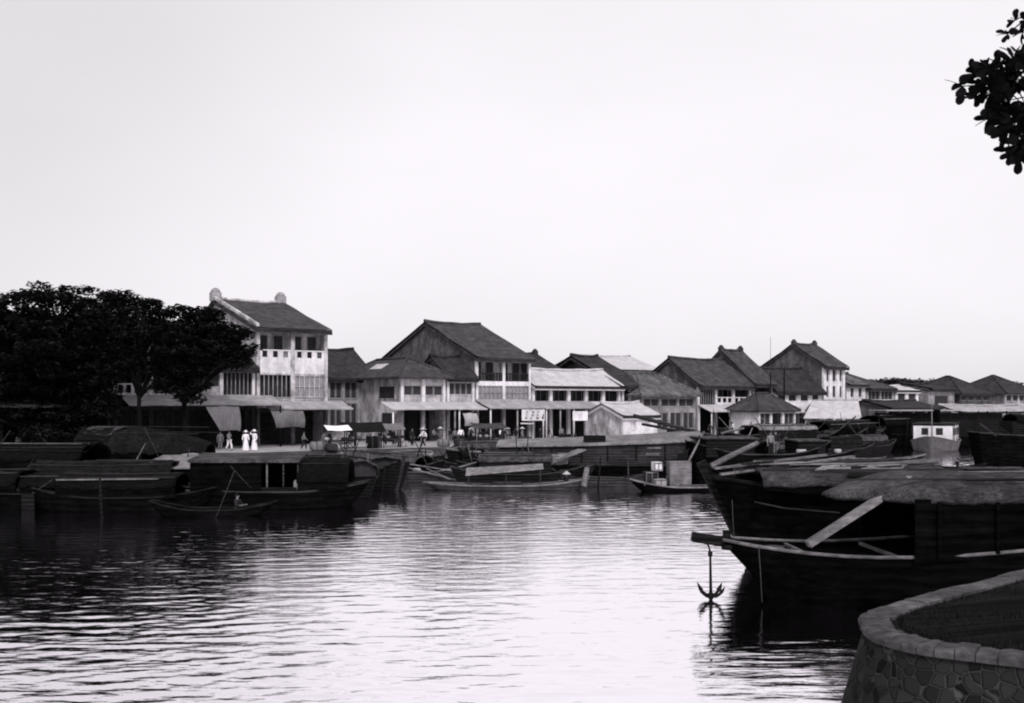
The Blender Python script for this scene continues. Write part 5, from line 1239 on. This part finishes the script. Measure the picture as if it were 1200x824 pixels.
@functools.lru_cache(None)
def body_mesh(pose):
    k = SK[pose]; names = ['pel','bel','che','nec','hdl','hdm','hdt']; vs = [(0,0,.90),(0,-.01,1.08),(0,0,1.28),(0,0,1.43),(0,-.01,1.50),(0,-.015,1.57),(0,-.01,1.64)]
    rd = [(.13,.10),(.115,.085),(.14,.10),.05,.07,.088,.065]; ed = [(i,i+1) for i in range(6)]
    def ch(root, seq):
        prev = root
        for nm, r in seq:
            vs.append(k[nm]); rd.append(r); ed.append((prev, len(vs)-1)); prev = len(vs)-1
    for s in 'LR':
        ch(0, [('hip'+s,.085),('knee'+s,.055),('ank'+s,.038),('toe'+s,.03)])
        ch(2, [('sh'+s,.055),('el'+s,.04),('wr'+s,.027)])
    me = skin('person', vs, ed, rd, 1)
    # face, ears, palms and fingers joined into the same mesh
    m = MB(); m.v = [tuple(v.co) for v in me.vertices]; m.f = [tuple(p.vertices) for p in me.polygons]; m.sm = [True]*len(m.f)
    m.lathe([(.001,-.02),(.018,-.01),(.012,.015),(.003,.04)], (0,-.11,1.56), 6)
    for s in (-1,1): m.lathe([(.006,-.03),(.014,0),(.006,.03)], (s*.086,0,1.565), 6); m.lathe([(.004,-.008),(.012,0),(.004,.008)], (s*.032,-.098,1.585), 6)
    m.lathe([(.004,-.006),(.026,0),(.004,.006)], (0,-.088,1.52), 6)
    for s in 'LR':
        w = Vector(k['wr'+s]); e = Vector(k['el'+s]); d = (w-e).normalized(); x = d.cross(Vector((0,1,.3))).normalized(); y = x.cross(d)
        m.tube([w, w+d*.05, w+d*.09], [.025,.036,.032], 6)
        for q, l in enumerate((.07,.085,.08,.06)):
            p = w+d*.085+x*(q-1.5)*.018; m.tube([p, p+d*l*.55+y*.008, p+d*l*.95+y*.025], [.009,.008,.005], 5)
        p = w+d*.03+x*.03; m.tube([p, p+x*.03+d*.03, p+x*.035+d*.06], [.011,.010,.006], 5)
    out = bpy.data.meshes.new('person'); out.from_pydata(m.v, [], m.f); out.polygons.foreach_set('use_smooth', [True]*len(m.f)); return out
@functools.lru_cache(None)
def jacket_mesh(pose):
    k = SK[pose]; vs = [(0,0,.84),(0,-.01,1.08),(0,0,1.28),(0,0,1.40)]; rd = [(.18,.14),(.15,.12),(.17,.125),.075]; ed = [(0,1),(1,2),(2,3)]
    for s in 'LR':
        prev = 2
        for nm, r in (('sh'+s,.075),('el'+s,.062)):
            vs.append(k[nm]); rd.append(r); ed.append((prev,len(vs)-1)); prev = len(vs)-1
        w = Vector(k['el'+s]).lerp(Vector(k['wr'+s]), .75); vs.append(tuple(w)); rd.append(.05); ed.append((prev,len(vs)-1))
    return skin('jacket', vs, ed, rd, 1)
@functools.lru_cache(None)
def trousers_mesh(pose):
    k = SK[pose]; vs = [(0,0,.92)]; rd = [(.15,.12)]; ed = []
    for s in 'LR':
        prev = 0
        for nm, r in (('hip'+s,.10),('knee'+s,.085)):
            vs.append(k[nm]); rd.append(r); ed.append((prev,len(vs)-1)); prev = len(vs)-1
        w = Vector(k['knee'+s]).lerp(Vector(k['ank'+s]), .85); vs.append(tuple(w)); rd.append(.075); ed.append((prev,len(vs)-1))
    return skin('trousers', vs, ed, rd, 1)
@functools.lru_cache(None)
def head_mesh(kind):
    m = MB()
    if kind == 'cone': m.lathe([(.30,1.56),(.29,1.565),(.15,1.67),(.02,1.77),(.005,1.775)], (0,0,0), 16)
    elif kind == 'brim': m.lathe([(.24,1.60),(.24,1.615),(.11,1.63),(.105,1.72),(.07,1.75),(.01,1.755)], (0,0,0), 16)
    else: m.lathe([(.09,1.55),(.103,1.60),(.09,1.66),(.05,1.70),(.01,1.71)], (0,.02,0), 12)
    me = bpy.data.meshes.new(kind); me.from_pydata(m.v, [], m.f); me.polygons.foreach_set('use_smooth', [True]*len(m.f)); return me
@functools.lru_cache(None)
def dress_mesh():
    m = MB(); m.lathe([(.30,.04),(.295,.10),(.24,.45),(.17,.85),(.125,1.05),(.16,1.25),(.15,1.36),(.06,1.44)], (0,0,0), 18)
    m.v = [(x, y*(.72 if z > .9 else .9), z) for x, y, z in m.v]
    me = bpy.data.meshes.new('dress'); me.from_pydata(m.v, [], m.f); me.polygons.foreach_set('use_smooth', [True]*len(m.f)); return me
def link(name, me, mt, par):
    o = bpy.data.objects.new(name, me.copy()); o.data.materials.clear(); o.data.materials.append(M[mt]); COL.objects.link(o); o.parent = par; return o
def person(loc, label, pose='stand', rz=0, top='cloth_d', legs='cloth_d', hat=None, dress=None, scale=1.0, group=None):
    h = bpy.data.objects.new('person', body_mesh(pose).copy()); h.data.materials.append(M['skin']); COL.objects.link(h)
    h.location = loc; h.rotation_euler = (0,0,rz); h.scale = (scale,)*3; tag(h, label, 'person', group)
    if dress:
        link('dress', dress_mesh(), dress, h); link('sleeves', jacket_mesh(pose), dress, h)
    else:
        link('jacket', jacket_mesh(pose), top, h); link('trousers', trousers_mesh(pose), legs, h)
    if hat: link('hat', head_mesh(hat), 'cloth_w' if dress else 'straw', h)
    link('hair', head_mesh('hair'), 'hair', h)
def Q(px, Y): p = P(px, 0, Y); p.z = ZQ; return p
pg = 'people on the quay'
person(Q(288,90), 'woman in a long white dress and brimmed hat, left of a pair in white', 'stand', R(20), dress='cloth_w', hat='brim', group=pg, scale=1.05)
person(Q(298,90.5), 'woman in a long white dress holding her hat with a raised arm', 'hat', R(-30), dress='cloth_w', hat='brim', group=pg, scale=1.08)
person(Q(268.5,90.5), 'man in a white jacket below the slanted pale canvas blind', 'walk', R(60), 'cloth_m', 'cloth_w', group=pg, scale=1.05)
person(Q(258,92), 'figure in grey standing just left of the man under the slanted canvas', 'stand', R(10), 'cloth_m', 'cloth_m', group=pg)
person(Q(496,96), 'man in a white jacket, dark trousers and conical hat on the open quay', 'walk', R(-60), 'cloth_w', 'cloth_d', 'cone', group=pg, scale=1.12)
person(Q(381,93), 'person in grey standing below the left end of the corner house', 'stand', R(30), 'cloth_m', 'cloth_m', group=pg)
person(Q(356,92), 'person in grey squeezed between the grey canvas and the handcart', 'walk', R(100), 'cloth_m', 'cloth_d', group=pg)
spec = [(386,94,'walk','cloth_d','cloth_m',None,'person in a dark jacket left of the rickshaw with the raised hood'),(416,97,'stand','cloth_d','cloth_d','cone','person with a conical hat behind the dark roofed market stall'),
 (432,98,'walk','cloth_m','cloth_d',None,'person in grey between the dark roofed stall and the parked rickshaw'),(483,100,'stand','cloth_d','cloth_d',None,'person in black just left of the walker in white'),
 (540,103,'walk','cloth_w','cloth_d',None,'person in a white jacket left of the spoked wheel rickshaw'),(563,103,'stand','cloth_d','cloth_m',None,'person in dark clothes behind the thatch stall'),(590,104,'walk','cloth_d','cloth_d',None,'person in black right of the thatch stall'),
 (612,105,'stand','cloth_m','cloth_m','cone','person in grey with conical hat, right of the signboard pole'),(633,107,'walk','cloth_d','cloth_d',None,'person in black below the right end of the signboard'),(832,128,'walk','cloth_d','cloth_d',None,'distant dark walker under the white balustrade shophouse'),
 (880,130,'stand','cloth_d','cloth_d',None,'distant dark figure left of the pavilion'),(895,125,'walk','cloth_m','cloth_d','cone','distant figure in grey in front of the pavilion wall'),(452,101,'carry','cloth_m','cloth_d',None,'person in a grey jacket by the white corner pillar, arm raised'),(461,102,'stand','cloth_d','cloth_d','cone','person in dark clothes and conical hat under the corner house awning'),
 (466,101,'walk','cloth_m','cloth_d',None,'walker in grey passing the corner house pillar'),(516,103,'stand','cloth_m','cloth_m','cone','person with a conical hat standing in front of the corner house shop'),
 (508,101,'sit','cloth_m','cloth_d',None,'person in grey sitting before the dark corner shop'),(527,104,'walk','cloth_d','cloth_m',None,'person in a dark jacket left of the small square canvas'),
 (533,104,'stand','cloth_m','cloth_d',None,'person in a light grey jacket below the small square canvas'),(552,104,'carry','cloth_d','cloth_d','cone','person in dark clothes with a conical hat beside the rickshaw'),
 (570,105,'walk','cloth_d','cloth_d',None,'walker in black in front of the large three storey shophouse'),(578,106,'stand','cloth_d','cloth_m',None,'person in a black jacket by the signboard, left of a walker pair'),
 (586,106,'walk','cloth_w','cloth_d',None,'person in a white jacket left of the white signboard'),(595,107,'stand','cloth_m','cloth_d','cone','person with a conical hat nearest the left of the signboard pole'),
 (604,107,'walk','cloth_d','cloth_d',None,'dark figure walking just under the white signboard'),(643,109,'stand','cloth_d','cloth_m',None,'person in a dark jacket right of the signboard pole'),(658,110,'walk','cloth_m','cloth_d',None,'person in grey at the foot of the white pillars'),
 (75,88,'stand','cloth_w','cloth_m',None,'person in a white jacket in the dark under the biggest street tree'),(130,89,'walk','cloth_w','cloth_m',None,'slim figure in white under the trees, left of a pair'),(141,89,'stand','cloth_m','cloth_m',None,'broad figure in grey under the trees, right of a pair'),
 (22,87,'stand','cloth_m','cloth_d',None,'dim figure in grey under the trees near the left edge'),(858,132,'stand','cloth_w','cloth_d',None,'distant person in white before the white balustrade shophouse'),(928,126,'walk','cloth_w','cloth_d','cone','distant person in white on the quay below the pavilion'),(938,126,'stand','cloth_w','cloth_m',None,'distant person in white right of the pavilion, by the market hall')]
for i,(px,Y,po,tp,lg,ht,lb) in enumerate(spec): person(Q(px,Y), lb, po, R(random.uniform(-90,90)), tp, lg, ht, group=pg, scale=random.uniform(.95,1.05))
def onboat(px, py, Y, *a, **k): person(P(px,py,Y), *a, **k)
dz = 2.2-.16
person((P(903,0,73.5).x, 73.5, dz), 'man in a pale open jacket standing on the high sided dark junk, left of two', 'stand', R(15), 'cloth_m', 'cloth_d', scale=1.05)
person((P(909,0,74.2).x, 74.2, dz), 'man in dark clothes standing on the high sided dark junk, right of two', 'stand', R(-40), 'cloth_d', 'cloth_m', scale=1.08)
person((P(1122,0,88.5).x, 88.5, -.62), 'rower in black seated in the tiny sampan at far right', 'sit', R(-80), 'cloth_d', 'cloth_d', scale=1.0)
person((P(278,0,53.6).x, 53.6, -.55), 'rower in dark clothes bent in the sampan beside the dark houseboat', 'sit', R(70), 'cloth_d', 'cloth_d')
person((P(782,0,68.6).x, 68.6, -.55), 'person in black crouching behind the crates on the small dark sampan', 'sit', R(40), 'cloth_d', 'cloth_d')
person((P(664,0,69.2).x, 69.2, -.5), 'boatman in dark clothes sitting under the bow post of the mat awning sampan', 'sit', R(-70), 'cloth_d', 'cloth_d', 'cone')

# ------------------------------------------------------------------ rickshaws, handcart, signboards
def wheel(m, c, r, nsp=10):
    pts = [(c[0]+r*math.cos(6.2832*k/20), c[1], c[2]+r*math.sin(6.2832*k/20)) for k in range(21)]
    m.tube(pts, .035, 6, cap=False)
    for k in range(nsp):
        a = 6.2832*k/nsp; m.tube([c, (c[0]+r*math.cos(a), c[1], c[2]+r*math.sin(a))], .012, 4)
    m.tube([(c[0],c[1]-.08,c[2]),(c[0],c[1]+.08,c[2])], .06, 8)
def rickshaw(loc, rz, label, grp='rickshaws waiting on the quay'):
    h = thing('rickshaw', label, 'rickshaw', loc, rz, grp)
    for y in (-.48,.48): m = MB(); wheel(m, (0,y,.5), .5); m.build('wheel', M['wood_md'], h)
    MB().tube([(0,-.5,.5),(0,.5,.5)], .03, 6).build('axle', M['iron'], h)
    m = MB(); m.box(-.35,.35,-.38,.38,.62,.72); m.box(-.42,-.33,-.38,.38,.72,1.25); m.box(.35,.75,-.3,.3,.32,.37)
    for y in (-.38,.34): m.box(-.33,.35,y,y+.04,.72,.95)
    m.build('seat', M['wood_dk'], h)
    for y in (-.34,.34): MB().tube([(-.4,y,.6),(.5,y,.42),(1.4,y,.55),(2.3,y*.9,.78)], .028, 6).build('shaft', M['wood_lt'], h)
    m = MB(); vs=[]; fs=[]
    for i in range(9):
        a = R(200-i*17)
        for y in (-.42,0,.42): vs.append((-.05+.55*math.cos(a), y, 1.2+.62*math.sin(a)+(.05 if y==0 else 0)))
    for i in range(8):
        for k in range(2): fs.append((i*3+k,(i+1)*3+k,(i+1)*3+k+1,i*3+k+1))
    o = m.add(vs, fs, True).build('hood', M['canvas_dk'], h, fix=False); sd_ = o.modifiers.new('t','SOLIDIFY'); sd_.thickness=.02
rickshaw(Q(556,99), R(10), 'rickshaw with spoked wheels on the quay under the small square canvas')
rickshaw(Q(408,96), R(150), 'rickshaw with a raised hood in front of the pale side wall of the corner house')
rickshaw(Q(440,99), R(200), 'rickshaw parked at the corner house, nearest the white corner pillar')
def stall(px, Y, label, w=3.2, cloth='canvas', tilt=.25):
    h = thing('market_stall', label, 'market stall', Q(px,Y), R(20), 'market stalls on the quay')
    MB().box(-w/2,w/2,-.6,.6,.75,.85).build('counter', M['wood_md'], h)
    for x in (-w/2+.1,w/2-.1):
        for y in (-.5,.5): MB().tube([(x,y,0),(x,y,2.0+y*tilt)], .04, 6).build('post', M['wood_md'], h)
    m = MB(); z0,z1=1.95-tilt,2.1+tilt
    m.add([(-w/2-.3,-1,z0),(0,-1,z0-.08),(w/2+.3,-1,z0),(w/2+.3,1,z1),(0,1,z1-.08),(-w/2-.3,1,z1)],[(0,1,4,5),(1,2,3,4)])
    o=m.build('cloth_roof', M[cloth], h, fix=False); o.modifiers.new('t','SOLIDIFY').thickness=.03
    for x in (-1,-.3,.5,1.1): MB().lathe([(.16,0),(.24,.15),(.2,.26),(.05,.3)], (x,-.1,.852), 10).build('produce_basket', M['straw'] if x<0 else M['wood_md'], h)
stall(396,92,'market stall with a bright white cloth roof left of the corner house',1.6,'cloth_w',.12)
stall(425,95,'dark roofed market stall before the pale side wall of the corner house',3.4,'wood_dk',.35)
stall(458,97,'low dark market stall at the foot of the white corner pillar',1.8,'canvas_dk',.2)
stall(573,100,'market stall with a pale cloth behind the boats, left of the signboard',2.6,'thatch',.15)
def signboard():
    Y = 93.0; a = P(610.5,493,Y); b = P(637.5,480,Y); h = thing('signboard', 'white painted signboard with four dark characters on a thin pole', 'sign', (P(625,0,Y).x, Y, .4))
    w = b.x-a.x; z0, z1 = a.z-.4, b.z-.4
    MB().box(-w/2, w/2, 0, .06, z0, z1).build('board', M['white'], h)
    m = MB(); frame(m, -w/2, w/2, z0, z1, -.03, -.003, .07); m.build('board_frame', M['white'], h)
    MB().tube([(.1,.1,-1.0),(.1,.1,z0+.5)], .05, 8).build('pole', M['wood_lt'], h)
    MB().beam((-w*.55,.05,z0-.25),(.05,.05,z0-.28),.08,.1).build('strut', M['white'], h)
    hh = z1-z0; sl = .12
    def S(x, strokes):
        g = MB()
        for (u0,v0,u1,v1,t) in strokes:
            f = lambda u, v: (x+u*.36+v*sl*.9-.05, -.014, z0+hh*(.2+.6*v))
            g.beam(f(u0,v0), f(u1,v1), .012, t)
        g.build('painted_character', M['ink'], h)
    S(-.78, [(.5,0,.5,1,.13),(.25,1,.7,.98,.07),(.2,.02,.75,.02,.09)])
    S(-.28, [(.45,0,.45,1,.17),(.75,.3,.75,1,.1),(.3,.98,.9,.98,.07),(.3,.5,.85,.5,.06),(.2,.02,.55,.02,.07)])
    S(.22, [(.3,0,.3,1,.09),(.3,.98,.85,.98,.06),(.3,.5,.7,.5,.06),(.3,.04,.8,.04,.14),(.75,.04,.75,.3,.06)])
    S(.70, [(.6,.45,.75,1,.07),(.75,1,.5,.95,.06),(.35,.05,.6,.5,.08),(.3,.05,.85,.05,.1),(.8,.05,.75,.45,.1)])
signboard()
def sign2():
    Y = 104; a = P(671,493,Y); b = P(690,482,Y); h = thing('signboard', 'plain white notice board with one faint mark, left of the white market hut', 'sign', (P(680,0,Y).x, Y, ZQ), R(20))
    w = b.x-a.x; MB().box(-w/2,w/2,0,.06,a.z-ZQ,b.z-ZQ).build('board', M['white'], h)
    for x in (-w/2+.1,w/2-.1): MB().tube([(x,.1,0),(x,.1,a.z-ZQ+.3)], .05, 7).build('post', M['grey'], h)
    MB().beam((-.1,-.01,a.z-ZQ+.25),(-.05,-.01,a.z-ZQ+.65),.01,.1).build('painted_mark', M['grey'], h)
sign2()
# tall thin poles on the skyline
pole((P(903,0,141).x,141,ZQ), P(903,436,141), .12, 'dark upright post standing before the steep roofed shophouse', 'post', 'wood_dk', 'post')
pole((P(919,0,139).x,139,ZQ), P(919,432,139), .14, 'thicker dark post right behind the pavilion roof', 'post', 'wood_dk', 'post')
pole((P(903,0,152).x,152,ZQ), P(903,395,152), .035, 'very thin tall flagpole above the steep roofed shophouse', 'flagpole', 'wood_md', 'flagpole')

rc = random.Random(9)
def bale(px, Y, label, w, hgt, mt):
    h = thing('cargo_bale', label, 'bale', Q(px, Y), R(rc.uniform(0,90)), 'bales stacked on the quay')
    m = MB(); vs = []; fs = []
    n = 14
    for k,(r,z) in enumerate(((.8,0),(1,.12),(1.04,.5),(1,.85),(.8,1))):
        for i in range(n):
            a = 6.2832*i/n; cx_ = math.copysign(abs(math.cos(a))**.55, math.cos(a)); sy_ = math.copysign(abs(math.sin(a))**.55, math.sin(a))
            vs.append((cx_*r*w/2*rc.uniform(.95,1.03), sy_*r*w*.35*rc.uniform(.95,1.03), z*hgt))
    for k in range(4):
        for i in range(n): fs.append((k*n+i, k*n+(i+1)%n, (k+1)*n+(i+1)%n, (k+1)*n+i))
    fs += [tuple(range(n)), tuple(4*n+i for i in range(n))]
    m.add(vs, fs, True).build('sacking', M[mt], h)
    for s in (-.25,.25): MB().box(w*s-.03, w*s+.03, -w*.37, w*.37, .06, hgt+.02).build('cord', M['rope'], h)
for px,Y,lb,w_,h_,mt in [(372,91,'grey bale on the quay left of the bright white cloth stall',1.3,.8,'cloth_m'),(388,91,'low dark bale under the bright white cloth stall',1.1,.6,'wood_md'),(437,95,'tall dark bale at the rickshaw by the corner house',1.2,1.1,'wood_dk'),(472,98,'small pale bale at the foot of the corner house pillars',.9,.6,'canvas'),
   (520,99,'grey bale on the open quay right of the walker in white',1.2,.7,'cloth_m'),(540,98,'dark bale beside the rickshaw with spoked wheels',1.2,.8,'wood_md'),(566,100,'pale bale between the rickshaw and the thatch stall',1.0,.8,'canvas'),(584,101,'dark bale just right of the thatch stall',1.3,.9,'wood_dk'),(600,102,'grey bale left of the signboard pole',1.2,.9,'cloth_m'),(615,102,'dark wide bale below the signboard',1.6,.8,'wood_md'),
   (648,104,'grey bale right of the signboard',1.3,.8,'cloth_m'),(668,105,'dark bale left of the white market hut',1.4,1.0,'wood_dk'),(790,118,'dark bale right of the white market hut',1.7,1.2,'wood_dk'),(806,119,'grey bale in front of the mottled roofed low house',1.5,1.0,'wood_md'),(846,126,'dark bale in front of the white balustrade shophouse',1.6,1.1,'wood_dk'),(872,128,'pale bale left of the pavilion',1.4,.9,'cloth_m')]:
    bale(px,Y,lb,w_,h_,mt)
